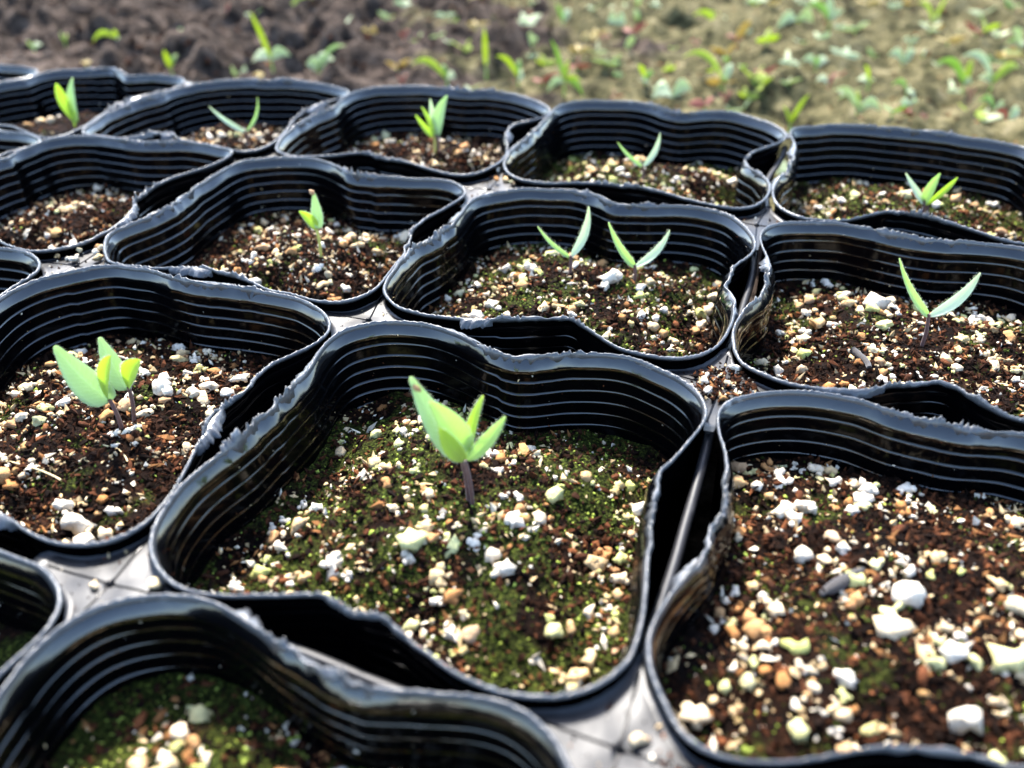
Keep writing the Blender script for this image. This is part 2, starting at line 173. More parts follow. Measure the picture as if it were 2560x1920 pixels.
# ------------------------------------------------------------------ helpers
def perlin(x, y, seed=0):
    x = np.asarray(x, float); y = np.asarray(y, float)
    xi = np.floor(x).astype(np.int64); yi = np.floor(y).astype(np.int64)
    xf = x - xi; yf = y - yi
    def g(ix, iy, dx, dy):
        h = (ix * 374761393 + iy * 668265263 + seed * 974634777) & 0xFFFFFFFF
        h = ((h ^ (h >> 13)) * 1274126177) & 0xFFFFFFFF
        a = ((h ^ (h >> 16)) & 0xFFFF) / 65536.0 * 2 * math.pi
        return np.cos(a) * dx + np.sin(a) * dy
    u = xf * xf * xf * (xf * (xf * 6 - 15) + 10); v = yf * yf * yf * (yf * (yf * 6 - 15) + 10)
    a = g(xi, yi, xf, yf); b = g(xi + 1, yi, xf - 1, yf)
    c = g(xi, yi + 1, xf, yf - 1); d = g(xi + 1, yi + 1, xf - 1, yf - 1)
    return ((a * (1 - u) + b * u) * (1 - v) + (c * (1 - u) + d * u) * v) * 1.5

def fbm(x, y, seed=0, octv=4):
    s = 0; a = 1.0; t = 0
    for o in range(octv):
        s = s + a * perlin(x * 2 ** o, y * 2 ** o, seed + o * 7); t += a; a *= 0.5
    return s / t

def smooth(a, b, x):
    t = np.clip((np.asarray(x, float) - a) / (b - a), 0, 1)
    return t * t * (3 - 2 * t)

def mesh_np(name, verts, faces, smooth_shade=True):
    """verts (n,3) in mm; faces: array (m,3|4) or list of such arrays"""
    me = bpy.data.meshes.new(name)
    v = np.asarray(verts, np.float32) * MM
    if isinstance(faces, np.ndarray):
        faces = [faces]
    fl = [np.asarray(f, np.int32) for f in faces if len(f)]
    loops = np.concatenate([f.ravel() for f in fl])
    sizes = np.concatenate([np.full(len(f), f.shape[1], np.int32) for f in fl])
    starts = np.concatenate([[0], np.cumsum(sizes)[:-1]]).astype(np.int32)
    me.vertices.add(len(v)); me.vertices.foreach_set('co', v.ravel())
    me.loops.add(len(loops)); me.loops.foreach_set('vertex_index', loops)
    me.polygons.add(len(sizes)); me.polygons.foreach_set('loop_start', starts)
    me.update(calc_edges=True)
    me.polygons.foreach_set('use_smooth', np.full(len(sizes), smooth_shade))
    me.validate()
    return me

def link(name, me, mat=None, parent=None, loc=None):
    o = bpy.data.objects.new(name, me)
    COL.objects.link(o)
    if mat is not None and me is not None and not me.materials:
        me.materials.append(mat)
    if parent is not None:
        o.parent = parent
    if loc is not None:
        o.location = loc
    return o

def tag(o, label=None, cat=None, group=None, kind=None):
    if label: o['label'] = label
    if cat: o['category'] = cat
    if group: o['group'] = group
    if kind: o['kind'] = kind
    return o

def grid_faces(nr, nc, wrap=False, off=0, flip=False):
    r = np.arange(nr - 1)[:, None]; c = np.arange(nc if wrap else nc - 1)[None, :]
    c2 = (c + 1) % nc
    a = r * nc + c; b = r * nc + c2; d = (r + 1) * nc + c; e = (r + 1) * nc + c2
    f = np.stack([a, b, e, d], -1).reshape(-1, 4) + off
    return f[:, ::-1] if flip else f

# ------------------------------------------------------------------ materials
def new_mat(name):
    mt = bpy.data.materials.new(name); mt.use_nodes = True
    nt = mt.node_tree
    return mt, nt, nt.nodes['Principled BSDF']

def N(nt, t, **kw):
    n = nt.nodes.new(t)
    for k, v in kw.items():
        if k.startswith('i_'):
            n.inputs[int(k[2:])].default_value = v
        else:
            setattr(n, k, v)
    return n

def noise(nt, scale, detail=4.0, rough=0.55, coord='Object'):
    tc = N(nt, 'ShaderNodeTexCoord')
    n = N(nt, 'ShaderNodeTexNoise')
    n.inputs['Scale'].default_value = scale; n.inputs['Detail'].default_value = detail
    n.inputs['Roughness'].default_value = rough
    nt.links.new(tc.outputs[coord], n.inputs['Vector'])
    return n

def ramp(nt, fac, stops, interp='LINEAR'):
    r = N(nt, 'ShaderNodeValToRGB')
    r.color_ramp.interpolation = interp
    els = r.color_ramp.elements
    while len(els) < len(stops): els.new(0.5)
    for e, (p, c) in zip(els, stops):
        e.position = p; e.color = (*c, 1) if len(c) == 3 else c
    nt.links.new(fac, r.inputs[0])
    return r

def mixc(nt, fac, a, b):
    mx = N(nt, 'ShaderNodeMix', data_type='RGBA')
    for sock, val in ((mx.inputs[0], fac), (mx.inputs[6], a), (mx.inputs[7], b)):
        if isinstance(val, bpy.types.NodeSocket): nt.links.new(val, sock)
        elif isinstance(val, (int, float)): sock.default_value = val
        else: sock.default_value = (*val, 1)
    return mx.outputs[2]

def mth(nt, op, a, b=0.0):
    n = N(nt, 'ShaderNodeMath', operation=op)
    for s, v in zip(n.inputs, (a, b)):
        if isinstance(v, bpy.types.NodeSocket): nt.links.new(v, s)
        else: s.default_value = v
    return n.outputs[0]

def bump(nt, bs, height, strength, dist):
    b = N(nt, 'ShaderNodeBump'); b.inputs['Strength'].default_value = strength
    b.inputs['Distance'].default_value = dist
    nt.links.new(height, b.inputs['Height']); nt.links.new(b.outputs[0], bs.inputs['Normal'])
    return b

def plastic(name, base, dust_amt, rough0, dust_col=(0.16, 0.16, 0.16), spec=0.5):
    mt, nt, bs = new_mat(name)
    n1 = noise(nt, 140, 5, 0.65); n2 = noise(nt, 1500, 3, 0.6)
    d = ramp(nt, n1.outputs[0], [(0.60, (0, 0, 0)), (0.80, (1, 1, 1))])
    sp = ramp(nt, n2.outputs[0], [(0.66, (0, 0, 0)), (0.72, (1, 1, 1))])
    fac = mth(nt, 'MULTIPLY', mth(nt, 'MAXIMUM', d.outputs[0], mth(nt, 'MULTIPLY', sp.outputs[0], 0.6)), dust_amt)
    nt.links.new(mixc(nt, fac, base, dust_col), bs.inputs['Base Color'])
    rg = mth(nt, 'ADD', mth(nt, 'MULTIPLY', n1.outputs[0], 0.12), mth(nt, 'MULTIPLY', fac, 0.5))
    nt.links.new(mth(nt, 'ADD', rg, rough0), bs.inputs['Roughness'])
    if name == 'black_plastic':
        ga = N(nt, 'ShaderNodeAttribute', attribute_name='gloss')
        nt.links.new(mth(nt, 'ADD', mth(nt, 'MULTIPLY', ga.outputs['Fac'], spec - 0.07), 0.07), bs.inputs['Specular IOR Level'])
    else:
        bs.inputs['Specular IOR Level'].default_value = spec
    n3 = noise(nt, 500, 3, 0.5)
    bump(nt, bs, n3.outputs[0], 0.12, 0.0003)
    return mt

M_WALL = plastic('black_plastic', (0.0008, 0.0008, 0.0011), 0.035, 0.05, (0.12, 0.12, 0.12), 0.68)
M_PLATE = plastic('plate_plastic', (0.004, 0.004, 0.005), 0.15, 0.36, (0.07, 0.075, 0.085), 0.36)
M_TORN = plastic('torn_plastic', (0.05, 0.052, 0.056), 0.9, 0.26, (0.32, 0.32, 0.32))
M_WEB = plastic('web_plastic', (0.012, 0.012, 0.014), 0.3, 0.42, (0.08, 0.08, 0.085), 0.35)

def soil_mat():
    mt, nt, bs = new_mat('potting_soil')
    n1 = noise(nt, 420, 6, 0.7); n2 = noise(nt, 130, 4, 0.6); n3 = noise(nt, 1700, 3, 0.6)
    c = ramp(nt, n1.outputs[0], [(0.34, (0.002, 0.001, 0.0006)), (0.52, (0.011, 0.0046, 0.0022)), (0.66, (0.040, 0.0155, 0.0066)), (0.82, (0.10, 0.042, 0.016))])
    mo = ramp(nt, n3.outputs[0], [(0.36, (0.004, 0.005, 0.001)), (0.54, (0.028, 0.036, 0.006)), (0.70, (0.13, 0.155, 0.022))])
    at = N(nt, 'ShaderNodeAttribute', attribute_name='moss')
    f = ramp(nt, mth(nt, 'ADD', n2.outputs[0], mth(nt, 'SUBTRACT', at.outputs['Fac'], 0.5)), [(0.46, (0, 0, 0)), (0.62, (1, 1, 1))])
    nw_ = noise(nt, 75, 3, 0.5)
    dark_patch = ramp(nt, nw_.outputs[0], [(0.40, (0.35, 0.35, 0.35)), (0.58, (1, 1, 1))])  # noise multiplier that darkens the soil colour in broad random patches
    mxd = N(nt, 'ShaderNodeMix', data_type='RGBA', blend_type='MULTIPLY')
    mxd.inputs[0].default_value = 1.0
    nt.links.new(c.outputs[0], mxd.inputs[6]); nt.links.new(dark_patch.outputs[0], mxd.inputs[7])
    nt.links.new(mixc(nt, mth(nt, 'MULTIPLY', f.outputs[0], 0.85), mxd.outputs[2], mo.outputs[0]), bs.inputs['Base Color'])
    bs.inputs['Roughness'].default_value = 0.9
    bs.inputs['Specular IOR Level'].default_value = 0.06
    h = mth(nt, 'ADD', mth(nt, 'MULTIPLY', n1.outputs[0], 1.0), mth(nt, 'MULTIPLY', n3.outputs[0], 0.5))
    bump(nt, bs, h, 1.0, 0.002)
    return mt
M_SOIL = soil_mat()

def grain_mat(name, stops):
    mt, nt, bs = new_mat(name)
    oi = N(nt, 'ShaderNodeObjectInfo')
    c = ramp(nt, oi.outputs['Random'], stops)
    n1 = noise(nt, 800, 4, 0.6); n2 = noise(nt, 2400, 4, 0.65)
    st = ramp(nt, n1.outputs[0], [(0.56, (0, 0, 0)), (0.72, (1, 1, 1))])
    col = mixc(nt, mth(nt, 'MULTIPLY', st.outputs[0], 0.75), c.outputs[0], (0.20, 0.075, 0.02))
    pit = ramp(nt, n2.outputs[0], [(0.60, (0, 0, 0)), (0.72, (1, 1, 1))])
    col = mixc(nt, mth(nt, 'MULTIPLY', pit.outputs[0], 0.5), col, (0.10, 0.06, 0.03))
    nt.links.new(col, bs.inputs['Base Color'])
    bs.inputs['Roughness'].default_value = 0.9
    bs.inputs['Specular IOR Level'].default_value = 0.12
    bump(nt, bs, n2.outputs[0], 0.8, 0.0006)
    return mt
W0, CR, TN, GR, BR = (0.60, 0.53, 0.42), (0.52, 0.38, 0.20), (0.32, 0.14, 0.045), (0.38, 0.39, 0.12), (0.17, 0.07, 0.035)
M_PERL = grain_mat('perlite', [(0.0, W0), (0.18, W0), (0.36, (0.58, 0.45, 0.28)), (0.58, (0.48, 0.33, 0.16)), (0.76, TN), (0.88, (0.50, 0.40, 0.26)), (1.0, (0.46, 0.44, 0.20))])
M_PERLG = grain_mat('mossy_perlite', [(0.0, W0), (0.16, W0), (0.32, CR), (0.48, GR), (0.70, (0.54, 0.51, 0.24)), (0.86, TN), (1.0, CR)])
M_PERLW = grain_mat('white_perlite', [(0.0, W0), (0.6, (0.60, 0.50, 0.35)), (1.0, W0)])
M_CHIP = grain_mat('bark', [(0.0, (0.025, 0.009, 0.004)), (0.35, (0.075, 0.024, 0.009)), (0.7, (0.15, 0.05, 0.018)), (1.0, (0.20, 0.09, 0.03))])

def crumb_mat():
    mt, nt, bs = new_mat('crumbs')
    at = N(nt, 'ShaderNodeAttribute', attribute_name='tint')
    n2 = noise(nt, 2200, 2, 0.6)
    v = N(nt, 'ShaderNodeHueSaturation')
    nt.links.new(at.outputs['Color'], v.inputs['Color'])
    nt.links.new(mth(nt, 'ADD', n2.outputs[0], 0.45), v.inputs['Value'])
    nt.links.new(v.outputs[0], bs.inputs['Base Color'])
    bs.inputs['Roughness'].default_value = 0.9
    bs.inputs['Specular IOR Level'].default_value = 0.06
    return mt
M_CRUMB = crumb_mat()

def leaf_mat(name, c1, c2, trans, tcol, rough=0.45):
    mt, nt, bs = new_mat(name)
    n1 = noise(nt, 260, 3, 0.5); n2 = noise(nt, 2400, 2, 0.5)
    ed = N(nt, 'ShaderNodeAttribute', attribute_name='edge'); al = N(nt, 'ShaderNodeAttribute', attribute_name='along')
    pale = tuple(min(1.0, q * 1.25 + 0.05) for q in c2)
    ef = mth(nt, 'MULTIPLY', mth(nt, 'POWER', ed.outputs['Fac'], 5.0), 0.6)
    tf = mth(nt, 'MULTIPLY', mth(nt, 'POWER', al.outputs['Fac'], 6.0), 0.45)
    cc = mixc(nt, ef, mixc(nt, n1.outputs[0], c1, c2), pale)
    cc = mixc(nt, tf, cc, (c2[0] * 1.15, c2[1] * 0.95, c2[2] * 0.5))
    ph = mth(nt, 'SINE', mth(nt, 'MULTIPLY', mth(nt, 'SUBTRACT', al.outputs['Fac'], mth(nt, 'MULTIPLY', ed.outputs['Fac'], 0.16)), 44.0))
    vn = mth(nt, 'POWER', mth(nt, 'ABSOLUTE', ph), 8.0)
    mid = mth(nt, 'POWER', mth(nt, 'SUBTRACT', 1.0, mth(nt, 'MINIMUM', mth(nt, 'MULTIPLY', ed.outputs['Fac'], 5.0), 1.0)), 2.0)
    vf = mth(nt, 'MAXIMUM', mth(nt, 'MULTIPLY', vn, 0.16), mth(nt, 'MULTIPLY', mid, 0.4))
    cc = mixc(nt, vf, cc, pale)
    nt.links.new(cc, bs.inputs['Base Color'])
    bs.inputs['Roughness'].default_value = rough
    bs.inputs['Specular IOR Level'].default_value = 0.25
    bs.inputs['Sheen Weight'].default_value = 0.15
    bump(nt, bs, mth(nt, 'SUBTRACT', n2.outputs[0], mth(nt, 'MULTIPLY', vn, 0.6)), 0.4, 0.0003)
    tr = N(nt, 'ShaderNodeBsdfTranslucent'); tr.inputs[0].default_value = (*tcol, 1)
    mx = N(nt, 'ShaderNodeMixShader'); mx.inputs[0].default_value = trans
    nt.links.new(bs.outputs[0], mx.inputs[1]); nt.links.new(tr.outputs[0], mx.inputs[2])
    nt.links.new(mx.outputs[0], nt.nodes['Material Output'].inputs[0])
    return mt
M_LEAF = [leaf_mat('leaf_mint', (0.36, 0.48, 0.22), (0.48, 0.58, 0.34), 0.45, (0.52, 0.70, 0.30)),
          leaf_mat('leaf_green', (0.36, 0.49, 0.17), (0.48, 0.58, 0.28), 0.50, (0.56, 0.74, 0.25)),
          leaf_mat('leaf_yellow_green', (0.35, 0.47, 0.06), (0.45, 0.55, 0.11), 0.52, (0.58, 0.74, 0.10)),
          leaf_mat('leaf_pale', (0.56, 0.63, 0.42), (0.68, 0.71, 0.55), 0.45, (0.66, 0.76, 0.46))]
M_STEM = leaf_mat('stem_brown', (0.05, 0.020, 0.017), (0.11, 0.052, 0.040), 0.12, (0.25, 0.10, 0.06))
M_STEMY = leaf_mat('stem_yellow', (0.30, 0.32, 0.06), (0.42, 0.40, 0.12), 0.3, (0.6, 0.6, 0.15))
M_COAT = leaf_mat('seed_coat', (0.20, 0.09, 0.03), (0.35, 0.19, 0.08), 0.05, (0.4, 0.2, 0.1), 0.7)
M_WEED = [leaf_mat('weed_yellow_green', (0.24, 0.31, 0.03), (0.33, 0.38, 0.06), 0.55, (0.48, 0.58, 0.06)),
          leaf_mat('weed_green', (0.15, 0.24, 0.05), (0.24, 0.33, 0.10), 0.5, (0.34, 0.50, 0.09)),
          leaf_mat('weed_pale', (0.36, 0.42, 0.20), (0.52, 0.55, 0.36), 0.40, (0.46, 0.56, 0.22), 0.5),
          leaf_mat('weed_red', (0.22, 0.05, 0.03), (0.32, 0.11, 0.06), 0.3, (0.45, 0.12, 0.06)),
          leaf_mat('weed_yellow', (0.38, 0.28, 0.06), (0.46, 0.36, 0.13), 0.4, (0.55, 0.42, 0.10))]
M_STRAW = leaf_mat('straw', (0.40, 0.28, 0.12), (0.55, 0.42, 0.20), 0.1, (0.5, 0.4, 0.2), 0.6)
M_TWIG = leaf_mat('twig', (0.008, 0.006, 0.005), (0.020, 0.015, 0.012), 0.0, (0.1, 0.1, 0.1), 0.85)

def ground_mat():
    mt, nt, bs = new_mat('ground_soil')
    n1 = noise(nt, 75, 6, 0.7); n2 = noise(nt, 14, 5, 0.6); n3 = noise(nt, 330, 4, 0.6)
    bare = ramp(nt, n1.outputs[0], [(0.38, (0.005, 0.004, 0.0034)), (0.51, (0.040, 0.029, 0.022)), (0.68, (0.105, 0.078, 0.060))])
    moss = ramp(nt, n1.outputs[0], [(0.36, (0.014, 0.0135, 0.007)), (0.47, (0.054, 0.048, 0.021)), (0.58, (0.118, 0.101, 0.049)), (0.74, (0.22, 0.185, 0.108))])
    at = N(nt, 'ShaderNodeAttribute', attribute_name='moss')
    f = ramp(nt, mth(nt, 'ADD', n2.outputs[0], mth(nt, 'SUBTRACT', at.outputs['Fac'], 0.5)), [(0.40, (0, 0, 0)), (0.60, (1, 1, 1))])
    nt.links.new(mixc(nt, f.outputs[0], bare.outputs[0], moss.outputs[0]), bs.inputs['Base Color'])
    bs.inputs['Roughness'].default_value = 0.95
    bs.inputs['Specular IOR Level'].default_value = 0.05
    bump(nt, bs, n3.outputs[0], 0.8, 0.004)
    return mt
M_GROUND = ground_mat()

# ------------------------------------------------------------------ pot outlines
NP = 128
POTS = {}
for k, (cx_, cy_, txt) in RIMS.items():
    POTS[k] = (cx_, cy_, np.array([int(t) for t in txt.split()]) / 10.0)

def catmull(r, ang):
    n = len(r); t = (np.asarray(ang) + math.pi) / (2 * math.pi) * n
    i = np.floor(t).astype(int); f = t - i
    p0, p1, p2, p3 = (r[(i + q) % n] for q in (-1, 0, 1, 2))
    return 0.5 * (2 * p1 + (p2 - p0) * f + (2 * p0 - 5 * p1 + 4 * p2 - p3) * f ** 2 + (3 * p1 - p0 - 3 * p2 + p3) * f ** 3)

BASE_R = {}
for k, (a, b, r) in POTS.items():
    s = r.copy()
    for _ in range(30): s = (np.roll(s, 1) + 2 * s + np.roll(s, -1)) / 4
    BASE_R[k] = s

TAPER = 0.025
def wall_r(k, ang, d):
    """inner wall radius (mm) at depth d (mm) without ribs"""
    r0 = catmull(POTS[k][2], ang); rb = catmull(BASE_R[k], ang)
    w = smooth(8, 55, d)
    ln_ = smooth(-0.1, 0.7, np.cos(4 * np.asarray(ang)))
    kink = (0.75 * perlin(np.asarray(ang) * 7 + k[0] * 3.3, np.asarray(ang) * 0 + k[1] * 5.1 + 0.5, 41) + 0.35 * perlin(np.asarray(ang) * 19, np.asarray(ang) * 0 + k[0] + 3.7 * k[1] + 0.5, 43)) * ln_ * np.exp(-np.asarray(d) / 5.0)
    r0 = r0 + kink
    return r0 * (1 - w) + (rb + 1.6) * w - 1.8 * (0.65 * np.clip(np.asarray(d) / 2.8, 0, 1) + 0.35 * (1 - (1 - np.clip(np.asarray(d) / 2.8, 0, 1)) ** 2)) + 0.25 * smooth(2.8, 3.4, d) - TAPER * np.maximum(d - 3.0, 0)

RIBS = [4.8 + 2.95 * q for q in range(6)]
ROWS = [0, 0.35, 0.8, 1.4, 2.1, 2.8, 3.1, 3.4, 3.7]
for dk in RIBS: ROWS += [dk - 0.55, dk - 0.42, dk - 0.2, dk, dk + 0.2, dk + 0.42, dk + 0.55]
ROWS += [29, 40, 62]
FLOOR_Z = 62.0
NA = 208
ANG = np.linspace(-math.pi, math.pi, NA, endpoint=False)

def zrim(k, ang):
    """gentle waviness of the rim height (mm)"""
    cx_, cy_, r = POTS[k]
    return 0.5 * perlin(np.cos(ang) * 1.7 + k[0] * 3.1, np.sin(ang) * 1.7 + k[1] * 5.3, 5) + 0.25 * perlin(np.cos(ang) * 6 + k[0], np.sin(ang) * 6 - k[1], 9)

def make_wall(k, parent):
    cx_, cy_, r = POTS[k]
    far = (k[1] == 2 or k[0] <= -2)
    vs = []; gl = []
    for side in (0, 1):
        for d in ROWS:
            rr = wall_r(k, ANG, d) + (0.45 if side else 0.0)
            bead = 0.0
            for dk in RIBS:
                x = abs(d - dk)
                if x < 0.45: bead = 0.5 * (1 + math.cos(math.pi * x / 0.45)) * 0.36
            wav = 0.12 * perlin(ANG * 5 + k[0] * 7, np.full(NA, d * 0.25 + k[1] * 3), 3)
            rr = rr - bead * np.clip(0.85 + 0.75 * perlin(ANG * 1.6 + k[0] * 5.7 + d * 0.02, np.full(NA, k[1] * 2.3 + d * 0.03), 13), 0.25, 1.15) + wav
            z = -d + zrim(k, ANG) * math.exp(-d / 14.0)
            seam = ((ANG + 0.9 + k[0] * 0.7 + k[1]) % (2 * math.pi)) < 2.6
            z = z - 0.5 * seam * (1.0 if 3.4 < d < 28 else 0.0)
            vs.append(np.c_[cx_ + rr * np.cos(ANG), cy_ + rr * np.sin(ANG), z])
            gl.append(np.full(NA, 1.0 if (d < 3.0 or bead > 0.01) else 0.0))
    nr = len(ROWS)
    v = np.concatenate(vs)
    v = np.concatenate([v, [[cx_, cy_, -FLOOR_Z], [cx_, cy_, -FLOOR_Z - 0.5]]])
    f_in = grid_faces(nr, NA, True, 0); f_out = grid_faces(nr, NA, True, nr * NA, True)
    j = np.arange(NA); j2 = (j + 1) % NA
    top = np.stack([j, j + nr * NA, j2 + nr * NA, j2], -1)
    lo = (nr - 1) * NA; lo2 = nr * NA + lo
    fl = np.stack([j + lo, j2 + lo, np.full(NA, 2 * nr * NA)], -1)
    fl2 = np.stack([j2 + lo2, j + lo2, np.full(NA, 2 * nr * NA + 1)], -1)
    me = mesh_np('pot', v, [np.concatenate([f_in, f_out, top]), np.concatenate([fl, fl2])])
    at = me.attributes.new('gloss', 'FLOAT', 'POINT')
    at.data.foreach_set('value', np.concatenate(gl + [[0, 0]]).astype(np.float32))
    return link('pot', me, M_WALL, parent)

def make_torn(k, parent):
    cx_, cy_, r = POTS[k]
    n = 720
    a = np.linspace(-math.pi, math.pi, n, endpoint=False)
    lens = smooth(0.1, 0.8, np.cos(4 * a))
    arc = a * 40.0
    sd_ = 31 + k[0] * 13 + k[1] * 57
    big = perlin(arc / 9.0, arc * 0 + sd_, 1); mid = perlin(arc / 2.2, arc * 0 + sd_, 2); fine = perlin(arc / 0.7, arc * 0 + sd_, 3)
    r_ = np.random.default_rng(sd_ + 500)
    spike = r_.random(n) ** 4
    env = np.clip(0.62 + 1.5 * perlin(arc / 14.0, arc * 0 + sd_, 11), 0.08, 1.3) ** 1.3
    h = 0.3 + lens * (0.8 * np.clip(big + 0.2, 0, 1) + env * (1.0 * mid + 0.7 * fine + 1.0 * spike)) + (1 - lens) * (0.18 * fine + 0.3 * spike)
    h = np.clip(h, 0.06, 2.4)
    h = h + lens * env * np.abs(r_.normal(size=n)) * 0.3
    curl = lens * (1.5 * perlin(arc / 5.0, arc * 0 + sd_, 4) + 0.5 * env * mid + 0.3 * fine * env + 0.2 * env * r_.normal(size=n)) + (1 - lens) * 0.1 * r_.normal(size=n)
    zr = zrim(k, a)
    def row(d, off):
        rr = wall_r(k, a, max(d, 0)) + off
        return np.c_[cx_ + rr * np.cos(a), cy_ + rr * np.sin(a), zr - d]
    def toprow(off):
        rr = wall_r(k, a, 0) + off + curl * 0.6
        return np.c_[cx_ + rr * np.cos(a), cy_ + rr * np.sin(a), zr + h]
    low = np.clip(0.55 + lens * (1.6 * perlin(arc / 4.0, arc * 0 + sd_, 6) + 0.9 * perlin(arc / 1.3, arc * 0 + sd_, 8)), 0.12, 2.5)
    rr = wall_r(k, a, 0.6) - 0.06 - 0.0 * a
    rlow = wall_r(k, a, low) - 0.05
    inner_low = np.c_[cx_ + rlow * np.cos(a), cy_ + rlow * np.sin(a), zr - low]
    rows = [inner_low, row(0.0, -0.12), toprow(0.0), toprow(0.24), row(0.0, 0.58), row(0.9, 0.62)]
    v = np.concatenate(rows)
    f = grid_faces(6, n, True, 0, True)
    j = np.arange(n); j2 = (j + 1) % n
    close = np.stack([5 * n + j, 5 * n + j2, j2, j], -1)
    me = mesh_np('torn_rim', v, np.concatenate([f, close[:, ::-1]]))
    return link('torn_rim', me, M_TORN, parent)

tray = bpy.data.objects.new('seedling_tray', None)
COL.objects.link(tray)
tag(tray, 'black plastic tray of joined ribbed pots with torn rims standing on the soil', 'seedling tray')
POT_OBJ = {}
for k in POTS:
    w = make_wall(k, tray)
    make_torn(k, w)
    POT_OBJ[k] = w

def inside_any(x, y, margin):
    res = np.zeros(np.shape(x), bool)
    for k, (a, b, r) in POTS.items():
        dx = x - a; dy = y - b; d = np.hypot(dx, dy)
        res |= d < catmull(r, np.arctan2(dy, dx)) + margin
    return res

# crumpled flaps of torn sheet hanging into the slots
def others_inside(k, x, y):
    for c, (a, b, r) in POTS.items():
        if c == k: continue
        d = math.hypot(x - a, y - b)
        if d < 70 and d < float(catmull(r, math.atan2(y - b, x - a))): return True
    return False
for k in POTS:
    r_ = np.random.default_rng(700 + k[0] * 19 + k[1] * 43)
    cx_, cy_, r = POTS[k]
    for a0 in (0, math.pi / 2, -math.pi / 2, math.pi):
        for rep_ in range(2):
            ac = a0 + r_.uniform(-0.42, 0.42)
            if ac > math.pi: ac -= 2 * math.pi
            rr = float(catmull(r, ac)); gap = 0.0
            while gap < 9 and not others_inside(k, cx_ + (rr + gap) * math.cos(ac), cy_ + (rr + gap) * math.sin(ac)): gap += 0.3
            if gap < 2.4 or gap >= 9: continue
            half = r_.uniform(3.0, 8.0) / 40.0; nu, nv_ = 34, 6
            aa = np.linspace(ac - half, ac + half, nu)
            wid = min(2.6, gap * 0.55) * (np.sin(np.linspace(0, math.pi, nu)) ** 0.6) * (0.55 + 0.5 * perlin(aa * 26, aa * 0 + k[0], 31) + 0.35 * r_.random(nu))
            v = []
            zr = zrim(k, aa)
            for s_ in np.linspace(0, 1, nv_):
                rad = catmull(r, aa) + 0.35 + np.clip(wid, 0.05, 9) * s_
                z = zr + 0.35 * (1 - s_) + r_.uniform(0.2, 0.7) * s_ * (1 - s_) - 1.1 * s_ ** 2 + 0.5 * perlin(aa * 60 + s_ * 3, aa * 0 + s_ * 4 + k[1], 33) * s_
                v.append(np.c_[cx_ + rad * np.cos(aa), cy_ + rad * np.sin(aa), z])
            v = np.concatenate(v); v2 = v - np.array([0, 0, 0.18]); n0 = nu * nv_
            link('torn_flap', mesh_np('torn_flap', np.concatenate([v, v2]), np.concatenate([grid_faces(nv_, nu, False, 0, True), grid_faces(nv_, nu, False, n0)])), M_TORN, POT_OBJ[k])

# junction plates where four pots meet
NODES = {}
for i in range(-3, 3):
    for j in range(-1, 4):
        cells = [(i + a, j + b) for a in (-1, 0) for b in (-1, 0) if (i + a, j + b) in POTS]
        if len(cells) < 2: continue
        px = np.mean([POTS[c][0] + (40 if c[0] < i else -40) for c in cells])
        py = np.mean([POTS[c][1] + (40 if c[1] < j else -40) for c in cells])
        gx, gy = np.meshgrid(np.linspace(-7, 7, 29), np.linspace(-7, 7, 29))
        best = None
        for x, y in zip(gx.ravel(), gy.ravel()):
            dm = 99
            for c in cells:
                a, b, r = POTS[c]
                dx = px + x - a; dy = py + y - b
                dm = min(dm, math.hypot(dx, dy) - float(catmull(r, math.atan2(dy, dx))))
            sc = (dm if len(cells) == 4 else -abs(dm - 1.6)) - 0.06 * math.hypot(x, y)
            if best is None or sc > best[0]: best = (sc, px + x, py + y)
        NODES[(i, j)] = (best[1], best[2], len(cells))
PLATE_Z = -2.6
PLATES = []
def plate_z(x, y, nx, ny):
    return PLATE_Z + 0.25 * perlin(x / 6.0, y / 6.0, 21)
